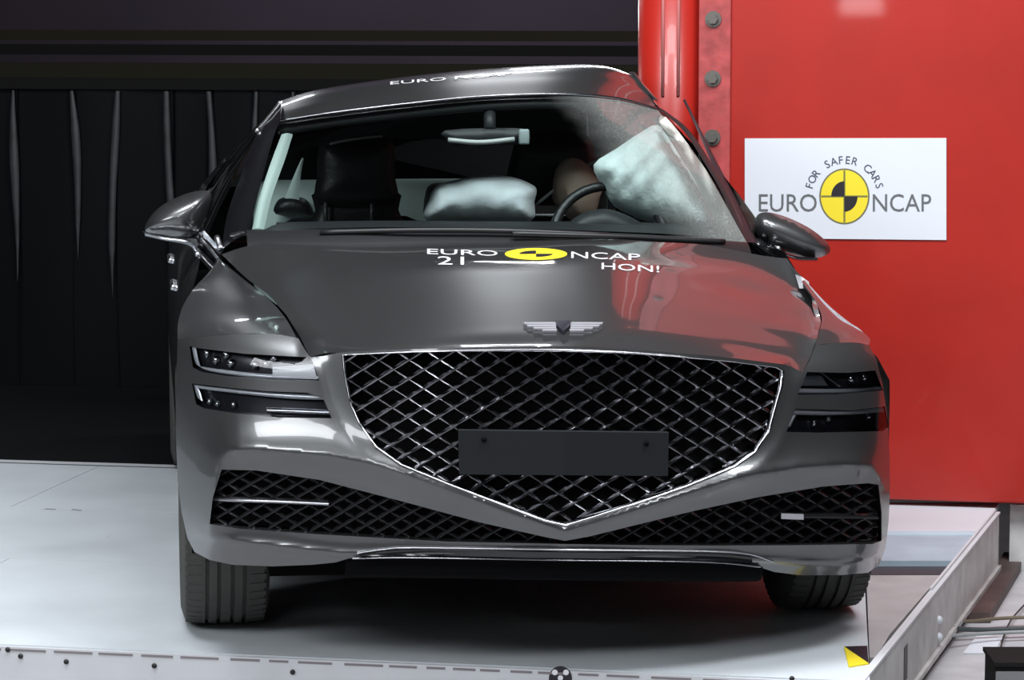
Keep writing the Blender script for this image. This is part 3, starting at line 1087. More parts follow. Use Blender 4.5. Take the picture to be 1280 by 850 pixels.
def smoothcols(rows, nv):
    cols = []
    n = len(rows[0])
    for k in range(n):
        col = [r[k] for r in rows]
        out = []
        for i in range(nv):
            s = i / (nv - 1)
            s = s ** 1.5
            for j in range(len(SS) - 1):
                if s <= SS[j + 1] + 1e-9:
                    break
            u = (s - SS[j]) / (SS[j + 1] - SS[j])
            p1, p2 = col[j], col[j + 1]
            h = SS[j + 1] - SS[j]
            m1 = (col[j + 1] - col[j - 1]) / (SS[j + 1] - SS[j - 1]) * h if j > 0 else (p2 - p1)
            m2 = (col[j + 2] - col[j]) / (SS[j + 2] - SS[j]) * h if j + 2 < len(col) else (p2 - p1)
            out.append(p1 * (2 * u ** 3 - 3 * u * u + 1) + p2 * (-2 * u ** 3 + 3 * u * u) + m1 * (u ** 3 - 2 * u * u + u) + m2 * (u ** 3 - u * u))
        cols.append(out)
    return [[cols[k][i] for k in range(n)] for i in range(nv)]
rr = smoothcols(rows, 48)
# split at the two creases, resample across
hood = MB()
H = []
for r in rr:
    left = cr(r[0:3], 7)
    midr = cr(r[2:11], 49)
    right = cr(r[10:13], 7)
    H.append(left[:-1] + midr + right[1:])
# dents towards the struck side
for r in H:
    for p in r:
        if p.x > 0.35 and p.y > 0.5:
            k = min(1, (p.x - 0.35) / 0.3) * min(1, (p.y - 0.5) / 0.3)
            p.z += 0.004 * k * sin(p.x * 17 + p.y * 9) - 0.003 * k * cos(p.y * 21 - p.x * 6)
hood.grid(H)
hood_o = hood.build('hood', PAINT, car)
HT = BVHTree.FromPolygons([v for v in hood.v], hood.f)


def on_mesh(tree, px, py, off, fallback_y=1.0):
    d = CAR.d(px, py).normalized()
    loc, nrm, _, _ = tree.ray_cast(CAR.o, d)
    if loc is None:
        return L(px, py, fallback_y)
    if nrm.dot(d) > 0:
        nrm = -nrm
    return loc + nrm * off


def decal(name, pts, m, parent, off=0.0015, faces=None, tree=None, fy=1.0):
    v = [on_mesh(tree or HT, px, py, off, fy) for px, py in pts]
    return MB().add(v, faces or [list(range(len(v)))]).build(name, m, parent, smooth=False)


# print on the hood
def print_text(body, x0, y0, x1, y1, skew=0.0):
    v, f = textbox(body, x0, y0, x1, y1, skew)
    decal('lettering', v, WHITEP, hood_o, 0.0016, f)
print_text('EURO', 534, 311.5, 622, 318, 2.5)
print_text('NCAP', 714, 315, 800, 323, 3)
print_text('21', 547, 321, 580, 331, 0.5)
print_text('HON!', 752, 329, 824, 337, 4)
dcen = (670, 318)
decal('yellow_disc', ell(39, 7.4, 0, 360, 40, dcen)[:-1], YELP, hood_o, 0.0014)
decal('black_quadrant', [dcen] + ell(21, 4, 180, 270, 10, dcen), BLKP, hood_o, 0.0022)
decal('black_quadrant', [dcen] + ell(21, 4, 0, 90, 10, dcen), BLKP, hood_o, 0.0022)

# winged emblem
EMB = mat('emblem_silver', (0.42, 0.42, 0.45), 0.5, 0.6)
def plate_on(pts, off, th):
    top = [on_mesh(HT, px, py, off + th, 0.15) for px, py in pts]
    bot = [on_mesh(HT, px, py, off, 0.15) for px, py in pts]
    return bot, top
for sgn in (-1, 1):
    for k, (r0, r1, ya, yb2) in enumerate(((9, 50, -5.5, -3.0), (9, 46, -2.6, 0.0), (9, 38, 0.4, 2.8), (8, 27, 3.2, 5.4))):
        c0 = 704
        pts = [(c0 + sgn * r0, 411 + ya), (c0 + sgn * r1, 411 + ya + 0.3), (c0 + sgn * (r1 - 2), 411 + yb2), (c0 + sgn * r0, 411 + yb2)]
        MB().hexa(*plate_on(pts, 0.001, 0.006)).build('emblem_feather', EMB, hood_o, smooth=False)
MB().hexa(*plate_on([(694, 405.5), (714, 405.5), (711, 412), (704, 418.5), (697, 412)], 0.001, 0.010)).build('emblem_shield', mat('emblem_enamel', (0.012, 0.012, 0.022), 0.3, 0.0, 0.5), hood_o, smooth=False)

# front fenders (upper)
def fender(name, sil, shut, pw):
    rows = []
    for i, (a, b) in enumerate(zip(sil, shut)):
        row = []
        for k in range(7):
            t = k / 6                       # 0 at shut line, 1 at outer edge
            px = b[0] + (a[0] - b[0]) * t
            py = b[1] + (a[1] - b[1]) * t
            if i == 0:
                # seam with the bumper skin
                row.append(None)
                continue
            y = b[2] + (a[2] - b[2]) * t ** pw
            row.append((px, py, y))
        rows.append(row)
    return rows
SIL = [(222, 424, .45), (222.5, 404, .60), (229, 382, .80), (243, 360, 1.02), (260, 341, 1.28), (272, 324, 1.50)]
SHU = [(371, 423, .40), (357, 398, .60), (336, 374, .82), (307, 351, 1.10), (285, 333, 1.28), (273, 322, 1.46)]
def build_fender(sil, shut, seam, name):
    rows = [[Fp(*p) for p in seam]]
    for i in range(1, len(sil)):
        a, b = sil[i], shut[i]
        row = []
        for k in range(7):
            t = k / 6
            px = b[0] + (a[0] - b[0]) * t
            py = b[1] + (a[1] - b[1]) * t - (4 * t * (1 - t)) * 3.0
            y = b[2] + (a[2] - b[2]) * t ** 1.6
            row.append(L(px, py, y))
        rows.append(row)
    return loft(rows, 25, 30)
seamL = [(371, 423), (350, 418), (325, 417), (300, 417), (270, 419), (240, 421.5), (222, 424)]
FL_ = build_fender(SIL, SHU, seamL, 'f')
MB().grid(FL_).build('front_fender', PAINT, car)
SILR = [(1086, 431, .45), (1087, 423, .50), (1074, 411, .56), (1058, 399, .63), (1036, 381, .75), (1010, 355, .92)]
SHUR = [(1019, 432, .30), (1024, 414, .37), (1027, 402, .46), (1026, 392, .54), (1018, 374, .68), (1002, 352, .88)]
seamR = [(1019, 432), (1030, 430), (1040, 429), (1052, 428.3), (1062, 428), (1075, 429), (1086, 431)]
FR_ = build_fender(SILR, SHUR, seamR, 'f')
MB().grid(FR_).build('front_fender', PAINT, car)
MB().grid(loft([[L(994, 343, .97), L(1002, 346, .93), L(1011, 352, .92)], [L(998, 356, .92), L(1007, 362, .88), L(1014, 366, .88)], [L(1003, 374, .84), L(1010, 380, .80), L(1020, 384, .80)]], 7, 9)).build('inner_wing', mat('pale_creased_metal', (0.5, 0.5, 0.52), 0.4, 0.4), car)  # small bent piece, paler than the body paint
# dark gap strips under the shut lines
def gap(pts, name):
    rows = []
    for px, py, y in pts:
        p = L(px + 3, py, y)
        rows.append([p + Vector((-0.02, 0, -0.02)), p + Vector((0.02, 0, -0.02))])
    MB().grid(rows).build(name, VOID, car)
gap(SHU, 'hood_gutter')
gap(SHUR, 'hood_gutter')

# windshield, cowl, wipers
WSb = [(308, 290, 1.47), (380, 289, 1.40), (480, 288.5, 1.33), (620, 290, 1.29), (760, 294, 1.33), (860, 299, 1.40), (934, 304, 1.47)]
WSt = [(350, 152, 2.17), (410, 143, 2.11), (490, 133, 2.07), (600, 122, 2.04), (700, 119, 2.07), (770, 124, 2.13), (822, 137, 2.22)]
wb_ = [L(*p) for p in WSb]
wt_ = [L(*p) for p in WSt]
wm_ = []
for i, (a, b) in enumerate(zip(wb_, wt_)):
    m_ = (a + b) / 2
    k = (i - 3) / 3.0
    wm_.append(m_ + Vector((0, -0.02, 0.03)))
# the struck side edge bows outward
WSROWS = loft([wb_, wm_, wt_], 33, 17)
ws = MB().grid(WSROWS).build('windshield', WSG, car)
WT = BVHTree.FromPolygons([p for r in WSROWS for p in r], [[i * 33 + k, i * 33 + k + 1, (i + 1) * 33 + k + 1, (i + 1) * 33 + k] for i in range(16) for k in range(32)])
# black frit band round the glass edge
fb = MB()
top_in = [r.lerp(q, 0.10) + Vector((0, -0.0, 0.0)) for r, q in zip(WSROWS[16], WSROWS[12])]
low_ = [a + Vector((0, 0.004, -0.004)) for a in WSROWS[0]]
cow = []
for a, px in zip(wb_, WSb):
    cow.append([a + Vector((0, 0.03, 0.005)), a + Vector((0, -0.01, 0.0)), a + Vector((0, -0.07, -0.028)), a + Vector((0, -0.12, -0.07))])
MB().grid(loft(cow, 8, 40)).build('cowl_panel', PLAST, car)
for pts in ([(400, 292.5, 1.36), (520, 290, 1.28), (640, 291, 1.26), (760, 296, 1.30)], [(640, 294, 1.24), (760, 297.5, 1.28), (850, 302, 1.36), (905, 304, 1.42)]):
    MB().tube(cr([L(*p) + Vector((0, -0.01, 0.006)) for p in pts], 20), 0.008, 8).build('wiper', PLAST, car)

# roof
RF = [WSt,
      None,
      [(352, 129, 2.52), (400, 114.5, 2.48), (485, 101, 2.45), (590, 89.5, 2.45), (690, 83.5, 2.47), (755, 83, 2.50), (790, 93, 2.54)]]
r0 = wt_
r2 = [L(*p) for p in RF[2]]
r1 = [a.lerp(b, 0.5) + Vector((0, 0, 0.010)) for a, b in zip(r0, r2)]
r3 = [p + Vector((0, 0.45, -0.015)) for p in r2]
r4 = [Vector((p.x * 0.98, p.y + 1.0, p.z - 0.10)) for p in r2]
r5 = [Vector((p.x * 0.95, p.y + 1.55, p.z - 0.30)) for p in r2]
ROOF = loft([r0, r1, r2, r3, r4], 41, 33)
roof_o = MB().grid(ROOF).build('roof', PAINT, car)
RTREE = BVHTree.FromPolygons([p for r in ROOF for p in r], [[i * 41 + k, i * 41 + k + 1, (i + 1) * 41 + k + 1, (i + 1) * 41 + k] for i in range(32) for k in range(40)])
v, f = textbox('EURO NCAP', 488, 102.4, 640, 106.2, -12.2)
decal('lettering', v, WHITEP, roof_o, 0.0015, f, RTREE, 2.4)
# bright drip line in front of the roof
MB().tube([p + Vector((0, -0.006, 0.004)) for p in cr(wt_, 40)], 0.004, 6).build('roof_trim', DCHROME, car)
# header inside the top of the glass
hd_ = [[a + Vector((0, 0.02, -0.012)), a + Vector((0, 0.02, -0.045)), a + Vector((0, 0.16, -0.04))] for a in wt_]
MB().grid(loft(hd_, 6, 40)).build('roof_header', DASH, car)
# headliner
hl = [[Vector((p.x * 0.97, p.y, p.z - 0.05)) for p in r] for r in (r1, r2, r3, r4)]
MB().grid(loft(hl, 20, 12)).build('headliner', DASH, car)

# pillars beside the windshield
def band(outer, inner, name, m, lift=0.012, n=16):
    rows = []
    for a, b in zip(outer, inner):
        c = (a + b) / 2
        rows.append([a, c + Vector((0, -lift, lift * 0.6)), b])
    return MB().grid(loft(rows, 7, n)).build(name, m, car)
PIL_O = [L(277, 312, 1.62), L(284, 268, 1.78), L(303, 214, 2.0), L(322, 165, 2.2), L(338, 147, 2.36), L(352, 129, 2.52)]
PIL_I = [L(312, 291, 1.47), L(318, 262, 1.61), L(328, 222, 1.81), L(340, 178, 2.04), L(347, 158, 2.14), L(356, 146, 2.2)]
band(PIL_O, PIL_I, 'a_pillar', DARKP)
MB().tube(cr([p + Vector((-0.004, -0.004, 0.004)) for p in PIL_O[3:]], 14), 0.006, 8).build('drip_rail', SATIN, car)
PR_I = [L(928, 303, 1.47), L(905, 247, 1.68), L(882, 206, 1.85), L(853, 162, 2.06), L(822, 137, 2.22)]
PR_O = [L(938, 303, 1.52), L(914, 247, 1.72), L(890, 205, 1.9), L(861, 162, 2.1), L(828, 136, 2.26)]
band(PR_O, PR_I, 'a_pillar', PLAST, 0.006)
DF_I = [L(928, 304, 1.60), L(906, 248, 1.80), L(886, 196, 2.0), L(868, 155, 2.12), L(854, 125, 2.22)]
DF_O = [L(948, 304, 1.64), L(920, 248, 1.84), L(893, 196, 2.03), L(872, 155, 2.14), L(857, 125, 2.23)]
q_ = MB()
rows = []
for a, b in zip(DF_I, DF_O):
    rows.append([a, (a + b) / 2 + Vector((0, -0.01, 0.004)), b, (a + b) / 2 + Vector((0, 0.03, 0)), a])
q_.grid(loft(rows, 9, 16)).build('door_window_frame', mat('dark_maroon_trim', (0.03, 0.012, 0.016), 0.5), car)

# struck roof rail, crumpled towards the pole
MB().grid(loft([[L(786, 90, 2.5), L(793, 90, 2.47), L(799, 98, 2.5)], [L(797, 103, 2.42), L(805, 107, 2.38), L(812, 113, 2.42)], [L(814, 124, 2.32), L(824, 127, 2.27), L(830, 134, 2.32)]], 6, 10)).build('roof_rail', PAINT, car)

# ---- bulged shapes from outlines
def pillow(outline, y0, front, back, name, m, parent=None, h=6.0, sm=True, pw=0.5, wrinkle=0.0):
    pl = smooth_poly(outline, 3) if sm else [Vector(p) for p in outline]
    vo, tris, od, _ = flat(pl, (), (), h)
    dd = [dpoly(p, od) for p in vo]
    mx_ = max(dd) or 1
    vf, vb = [], []
    for p, d in zip(vo, dd):
        k = 1 - (1 - min(1, d / mx_)) ** 2
        k = max(0, k) ** pw
        wv = wrinkle * k * (0.6 * sin(p.x * 0.17 + p.y * 0.10 + 2.2 * sin(p.y * 0.045 + p.x * 0.02)) + 0.35 * sin(p.x * 0.31 - p.y * 0.07 + 1.3 + 1.5 * sin(p.x * 0.06)))
        vf.append(L(p.x, p.y, y0 - front * k + wv))
        vb.append(L(p.x, p.y, y0 + back * k))
    # outline vertices coincide, which closes the shape
    n = len(vf)
    return MB().add(vf + vb, tris + [[a + n for a in t_[::-1]] for t_ in tris]).build(name, m, parent or car)


# mirrors
mirL = pillow([(182, 289), (184, 277), (196, 262), (214, 250), (238, 240.5), (258, 238), (264, 243), (260, 262), (252, 282), (243, 294), (226, 296), (200, 293)], 1.72, 0.11, 0.06, 'door_mirror', PAINT, pw=0.6)
rows = [[L(178, 289, 1.70), L(181, 292, 1.67), L(181, 295, 1.71)], [L(205, 294, 1.66), L(206, 299, 1.62), L(207, 301, 1.68)], [L(235, 299, 1.66), L(236, 304, 1.62), L(236, 307, 1.69)], [L(250, 312, 1.70), L(248, 318, 1.67), L(247, 321, 1.74)], [L(268, 330, 1.70), L(264, 335, 1.67), L(262, 338, 1.74)]]
MB().grid(loft(rows, 6, 24)).build('mirror_trim', SATIN, mirL)
pillow([(232, 297), (252, 284), (262, 296), (276, 316), (280, 326), (266, 330), (252, 314)], 1.74, 0.03, 0.03, 'mirror_arm', DARKP, mirL, h=5)
rows = [[L(250, 291, 1.69), L(255, 288, 1.68)], [L(262, 303, 1.68), L(266, 300, 1.67)], [L(275, 319, 1.66), L(279, 313, 1.65)]]
MB().grid(loft(rows, 4, 10)).build('mirror_trim', SATIN, mirL)
mirR = pillow([(944, 276), (949, 267), (962, 265.5), (985, 272), (1010, 284), (1028, 297), (1037, 308), (1036, 317), (1022, 322), (1000, 321), (975, 313), (955, 303), (946, 292)], 1.74, 0.06, 0.08, 'door_mirror', PAINT, pw=0.75)
rows = [[L(958, 305, 1.72), L(960, 309, 1.70), L(961, 312, 1.76)], [L(990, 319, 1.68), L(992, 323, 1.66), L(993, 325, 1.74)], [L(1022, 322, 1.70), L(1022, 325, 1.68), L(1020, 327, 1.76)]]
MB().grid(loft(rows, 6, 16)).build('mirror_trim', DARKP, mirR)
pillow([(936, 300), (950, 298), (968, 310), (985, 318), (978, 328), (955, 322), (940, 312)], 1.72, 0.04, 0.03, 'mirror_arm', DARKP, mirR, h=5)
# silver tube painting the highlight of the fender crest, from the mirror base
MB().tube(cr([L(249, 296, 1.72), L(268, 318, 1.62), L(299, 359, 1.12), L(330, 380, 0.86)], 16), 0.005, 6).build('crest_highlight', SATIN, car)
MB().tube(cr([L(271, 296, 1.66), L(274, 305, 1.64), L(276, 312, 1.62)], 6), 0.010, 8).build('trim_and_glint', SATIN, car)

MB().tube([L(289, 294, 1.58), L(300, 292, 1.54), L(311, 291.5, 1.50)], 0.006, 8).build('trim_and_glint', SATIN, car)  # silver tube added as the bright glints beside the mirror base

# ---- flanks, doors, rear (out of the picture's sight but there)
def wz(z):
    T = [(0.15, (.90,)), (.3, (.965,)), (.5, (.992,)), (.7, (.995,)), (.83, (.985,)), (.93, (.955,)), (1.0, (.91,)), (1.06, (.87,))]
    return lin(T, z)[0]


def S(y, z, sgn):
    x = wz(max(0.15, z))
    if y > 3.9:
        x -= 0.07 * ((y - 3.9) / 1.0) ** 2
    if sgn > 0:
        x -= 0.40 * exp(-((y - 2.70) / 0.50) ** 2) * (0.75 + 0.25 * min(1, z / 0.6))
    return sgn * x


def arch(cy, r, a0, a1, n=14):
    return [(cy + r * cos(radians(a0 + (a1 - a0) * i / n)), 0.345 + r * sin(radians(a0 + (a1 - a0) * i / n))) for i in range(n + 1)]


def flank(name, poly, sgn, m=PAINT, h=0.05):
    vo, tris, od, _ = flat(poly, (), (), h)
    return MB().add([(S(p.x, p.y, sgn), p.x, p.y) for p in vo], tris).build(name, m, car)


for sgn in (-1, 1):
    tops = [(.49, .80), (.62, .875), (.80, .915), (1.02, .955), (1.28, .985), (1.5, 1.0)]
    if sgn > 0:
        tops = [(.49, .72), (.62, .77), (.80, .79), (1.02, .80), (1.28, .82), (1.5, .86)]
    flank('fender_side', arch(.88, .40, 12, 172) + tops + [(1.5, .2), (1.25, .2)], sgn)
    dl = flank('front_door', [(1.51, .24), (1.51, 1.0), (2.56, 1.02), (2.56, .24)], sgn)
    dr_ = flank('rear_door', [(2.57, .24), (2.57, 1.02), (3.62, 1.035), (3.62, .62), (3.45, .5), (3.42, .24)], sgn)
    flank('rear_quarter', [(3.43, .2), (3.455, .49), (3.63, .61), (3.63, 1.035), (4.2, 1.04), (4.85, 1.0), (4.9, .6), (4.88, .28), (4.3, .25)] + arch(3.88, .40, 0, 165), sgn)
    flank('sill', [(1.26, .16), (1.5, .235), (3.42, .235), (3.5, .16)], sgn, PLAST)
    for dd_, yy in ((dl, 2.35), (dr_, 3.4)):
        xx = S(yy, .87, sgn)
        MB().box((xx + sgn * 0.012, yy, .84), (0.02, 0.2, 0.022), bev=0.008).build('door_handle', SATIN, dd_)
    # glass house
    rl = [ROOF[0][0 if sgn < 0 else -1], ROOF[8][0 if sgn < 0 else -1], ROOF[16][0 if sgn < 0 else -1], ROOF[24][0 if sgn < 0 else -1], ROOF[32][0 if sgn < 0 else -1]]
    belt = [(sgn * wz(1.0), 1.62), (S(2.0, 1.0, sgn), 2.0), (S(2.52, 1.02, sgn), 2.52), (S(3.0, 1.03, sgn), 3.0), (S(4.1, 1.04, sgn), 4.1)]
    bl = [Vector((x, y, 1.0 + 0.02 * (y - 1.6) / 2)) for x, y in belt]
    mid_ = [a.lerp(b, 0.5) + Vector((sgn * 0.03, 0, 0)) for a, b in zip(bl, rl)]
    gg = loft([bl, mid_, rl], 25, 9)
    MB().grid(gg).build('side_window', SIDEG, car)
    for k0, k1 in ((11, 13), (21, 24)):
        seg = [[r[k] + Vector((sgn * 0.004, 0, 0.002)) for k in range(k0, k1 + 1)] for r in gg]
        MB().grid(seg).build('window_pillar', DARKP, car)
    MB().tube([p + Vector((sgn * 0.006, 0, 0)) for p in gg[0]], 0.008, 6).build('belt_trim', SATIN, car)

# rear: window, boot lid, bumper, lights
rw_t = ROOF[32]
rwt = [rw_t[i] for i in (0, 10, 20, 30, 40)]
rwb = [Vector((x, 4.28 + 0.08 * (1 - (x / .7) ** 2), 1.07)) for x in (-.70, -.36, 0, .36, .70)]
MB().grid(loft([rwt, [a.lerp(b, .5) + Vector((0, 0.01, 0.03)) for a, b in zip(rwt, rwb)], rwb], 17, 9)).build('rear_window', glass('rear_glass', (0.30, 0.34, 0.34), ior=1.25), car)
bd = [[Vector((x, 4.28 + 0.08 * (1 - (x / .8) ** 2), 1.068 - 0.03 * (abs(x) / .88) ** 3)) for x in (-.88, -.45, 0, .45, .88)],
      [Vector((x, 4.6, 1.055 - 0.05 * (abs(x) / .88) ** 3)) for x in (-.86, -.45, 0, .45, .86)],
      [Vector((x, 4.86 + 0.07 * (1 - (x / .85) ** 2), 1.03 - 0.07 * (abs(x) / .88) ** 3)) for x in (-.85, -.45, 0, .45, .85)],
      [Vector((x, 4.90 + 0.08 * (1 - (x / .9) ** 2), .78)) for x in (-.89, -.45, 0, .45, .89)]]
MB().grid(loft(bd, 21, 17)).build('boot_lid', PAINT, car)
rb = [[Vector((x, 4.90 + 0.08 * (1 - (x / .9) ** 2), .775)) for x in (-.89, -.45, 0, .45, .89)],
      [Vector((x, 4.93 + 0.09 * (1 - (x / .9) ** 2), .55)) for x in (-.9, -.45, 0, .45, .9)],
      [Vector((x, 4.86 + 0.09 * (1 - (x / .9) ** 2), .27)) for x in (-.88, -.45, 0, .45, .88)]]
MB().grid(loft(rb, 21, 13)).build('rear_bumper', PAINT, car)
TAIL = mat('red_tail_lens', (0.35, 0.01, 0.01), 0.15, 0, 0.8)
for sgn in (-1, 1):
    for z in (.86, .76):
        MB().box((sgn * .70, 4.955, z), (.36, .03, .045), bev=0.01).build('tail_light', TAIL, car)
# underbody and wheel wells
MB().box((0, 2.6, .24), (1.5, 4.3, .06)).build('underbody', VOID, car, smooth=False)
MB().box((0, .55, .40), (1.20, .06, .30)).build('radiator_panel', VOID, car, smooth=False)
for sgn in (-1, 1):
    for cy in (.88, 3.88):
        prof = [(cy + .41 * cos(radians(a)), .345 + .41 * sin(radians(a))) for a in range(-10, 191, 10)]
        MB().grid([[(sgn * .96, a, b) for a, b in prof], [(sgn * .60, a, b) for a, b in prof]]).build('wheel_arch_liner', VOID, car)

# wheels
def wheel(cx, cy, r=0.345, wd=0.235, steer=0.0):
    prof = []      # (x across, radius)
    hw = wd / 2
    prof += [(-hw + .012, .235), (-hw - .004, .27), (-hw - .006, .295), (-hw + .003, .325), (-hw + .012, .337)]
    gro = [-0.052, -0.019, 0.019, 0.052]
    for g_ in gro:
        prof += [(g_ - .0055, .3455 - abs(g_) * .03), (g_ - .0045, .335), (g_ + .0045, .335), (g_ + .0055, .3455 - abs(g_) * .03)]
    prof += [(hw - .012, .337), (hw - .003, .325), (hw + .006, .295), (hw + .004, .27), (hw - .012, .235)]
    n = 72
    v, f = [], []
    m_ = len(prof)
    for k in range(n):
        a = 2 * pi * k / n
        for (x, rr_) in prof:
            v.append(Vector((cx + x, cy + rr_ * sin(a), r + rr_ * cos(a))))
    for k in range(n):
        for i in range(m_ - 1):
            f.append([k * m_ + i, k * m_ + i + 1, ((k + 1) % n) * m_ + i + 1, ((k + 1) % n) * m_ + i])
    t_ = MB().add(v, f).build('tyre', RUBBER, car, smooth=False)
    # shoulder lugs
    lug = MB()
    for k in range(64):
        a = 2 * pi * k / 64
        for sx in (-1, 1):
            M = Matrix.Translation((cx, cy, r)) @ Matrix.Rotation(a, 4, 'X')
            c0 = [(-.5, -.5), (.5, -.5), (.5, .5), (-.5, .5)]
            x0, x1 = sx * 0.066, sx * (hw - .006)
            top = [M @ Vector((x0, -.011, .3435)), M @ Vector((x1, -.009, .338)), M @ Vector((x1, .009, .338)), M @ Vector((x0, .011, .3435))]
            bot = [M @ Vector((x0, -.012, .333)), M @ Vector((x1, -.010, .328)), M @ Vector((x1, .010, .328)), M @ Vector((x0, .012, .333))]
            lug.hexa(bot, top)
    tag(lug.build('tread_block', RUBBER, t_, smooth=False), kind='stuff')
    sgn = -1 if cx < 0 else 1
    rm = MB()
    xo = cx + sgn * (hw - .02)
    n = 40
    ringp = [(0.0, .238), (-.012, .236), (-.02, .222), (-.16, .215)]
    rows = []
    for k in range(n + 1):
        a = 2 * pi * k / n
        rows.append([(xo + sgn * x, cy + rr_ * sin(a), r + rr_ * cos(a)) for x, rr_ in ringp])
    rm.grid(rows)
    for k in range(10):
        a = 2 * pi * k / 10
        M = Matrix.Translation((xo - sgn * .02, cy, r)) @ Matrix.Rotation(a, 4, 'X')
        rm.hexa([M @ Vector((-.012, -.022, .03)), M @ Vector((.012, -.022, .03)), M @ Vector((.012, .022, .03)), M @ Vector((-.012, .022, .03))],
                [M @ Vector((-.012, -.014, .225)), M @ Vector((.012, -.014, .225)), M @ Vector((.012, .014, .225)), M @ Vector((-.012, .014, .225))])
    rm.cyl((xo - sgn * .035, cy, r), (xo - sgn * .002, cy, r), .05, 20)
    rm.build('rim', ALLOY, t_)
    MB().cyl((xo - sgn * .09, cy, r), (xo - sgn * .07, cy, r), .17, 28).build('brake_disc', STEEL, t_)


wheel(-.865, .88)
wheel(.865, .88)
wheel(-.865, 3.88)
wheel(.865, 3.88)

# ---- interior
dash_rows = [[L(330, 287, 1.62), L(480, 284, 1.56), L(620, 285, 1.52), L(780, 290, 1.56), L(905, 296, 1.66)],
             [L(345, 281, 1.85), L(480, 279, 1.84), L(620, 280, 1.82), L(780, 280, 1.84), L(890, 288, 1.88)],
             [L(345, 292, 2.0), L(480, 290, 2.0), L(620, 291, 2.0), L(780, 292, 2.0), L(890, 296, 2.0)]]
dash_rows.append([p + Vector((0, 0, -0.35)) for p in [L(345, 292, 2.0), L(480, 290, 2.0), L(620, 291, 2.0), L(780, 292, 2.0), L(890, 296, 2.0)]])
MB().grid(loft(dash_rows, 25, 20)).build('dashboard', DASH, car)
MB().box((0, 2.9, .32), (1.5, 2.6, .05)).build('cabin_floor', DASH, car, smooth=False)

def seat(cx, cy, tilt=0):
    s_ = MB().box((cx, cy + .10, .755), (.50, .17, .56), bev=.06).build('front_seat', SEATM, car)
    MB().box((cx, cy - .25, .52), (.52, .56, .2), bev=.06).build('seat_cushion', SEATM, s_)
    return s_
sp = seat(-.36, 2.62)
pillow([(399, 184), (412, 176), (440, 171), (475, 169.5), (488, 174), (493, 186), (494, 222), (491, 254), (400, 256), (396, 222)], 2.60, .07, .05, 'headrest', SEATM, sp)
pillow([(397, 238), (494, 238), (498, 262), (508, 284), (512, 305), (382, 305), (386, 284), (394, 262)], 2.66, .05, .06, 'backrest_top', SEATM, sp)
for px in (407, 465):
    MB().tube([L(px, 245, 2.585), L(px, 292, 2.585)], .008, 8).build('headrest_post', mat('dark_steel', (.10, .105, .11), .4, .6), sp)
MB().tube(cr([L(412, 180, 2.57), L(430, 176, 2.56), L(452, 172.5, 2.56), L(478, 170, 2.57)], 12), .005, 6).build('headrest_seam', mat('grey_seam', (.3, .29, .28), .6), sp)
sd = seat(.26, 2.66)
pillow([(640, 190), (652, 170), (690, 164), (730, 168), (742, 186), (744, 250), (640, 250)], 2.70, .06, .05, 'headrest', SEATM, sd)
# rear bench
rbn = MB().box((0, 3.62, .86), (1.34, .2, .50), bev=.05).build('rear_seat', TRIM, car)
MB().box((0, 3.35, .50), (1.34, .5, .22), bev=.05).build('seat_cushion', TRIM, rbn)
pillow([(345, 268), (346, 252), (358, 246), (378, 247), (388, 256), (390, 272)], 3.45, .05, .05, 'headrest', SEATM, rbn, h=5)
pillow([(533, 275), (532, 240), (542, 229), (560, 229), (575, 240), (576, 275)], 3.45, .05, .05, 'headrest', SEATM, rbn, h=5)
MB().box((0, 3.95, 1.03), (1.3, .5, .03)).build('rear_shelf', VOID, car, smooth=False)
# pale trims along the near pillar and rear pillar
tr_o = [L(315, 287, 1.56), L(323, 250, 1.72), L(338, 205, 1.95), L(352, 168, 2.14)]
tr_i = [L(330, 287, 1.60), L(340, 245, 1.78), L(356, 200, 2.0), L(366, 168, 2.16)]
band(tr_o, tr_i, 'pillar_trim', TRIM, 0.008, 12)
tr_o = [L(356, 248, 2.9), L(368, 218, 2.9), L(377, 198, 2.9)]
tr_i = [L(374, 250, 2.9), L(376, 218, 2.9), L(380, 198, 2.9)]
band(tr_o, tr_i, 'pillar_trim', TRIM, 0.004, 8)

# inner mirror
mi = pillow([(556, 163), (640, 160), (660, 164), (661, 178), (645, 181), (575, 183), (562, 178)], 2.02, .02, .02, 'inner_mirror', DASH, h=5)
MB().tube(cr([L(560, 175, 1.99), L(600, 178, 1.985), L(643, 174, 1.99)], 10), .008, 8).build('mirror_edge', mat('mirror_edge_grey', (.5, .52, .5), .4), mi)
MB().box(L(655, 171, 1.985), (.034, .02, .05), bev=.006).build('sensor_box', mat('sensor_grey', (.36, .42, .42), .5), mi)
MB().tube([L(612, 162, 2.02), L(612, 138, 2.08)], .02, 10).build('mirror_stem', DASH, mi)

# airbags
pillow([(533, 276), (536, 250), (545, 233), (565, 226), (605, 219), (640, 221), (664, 230), (671, 238), (668, 252), (663, 277), (600, 279)], 2.34, .14, .08, 'centre_airbag', mat('centre_airbag_fabric', (0.85, 0.92, 0.94), 0.8, bump=0.45, bscale=12), wrinkle=0.006)
pillow([(742, 206), (770, 186), (800, 166), (822, 156), (838, 176), (862, 214), (886, 250), (902, 285), (896, 294), (862, 292), (820, 281), (786, 268), (766, 256), (752, 232)], 2.08, .10, .05, 'curtain_airbag', AIRBAG, wrinkle=0.010)
pillow([(824, 152), (832, 146), (860, 180), (895, 232), (920, 280), (924, 299), (902, 297), (888, 262), (862, 214), (840, 176)], 2.0, .05, .03, 'curtain_airbag', mat('side_bag_fabric', (.66, .64, .58), .8, bump=.5, bscale=22), wrinkle=0.01)
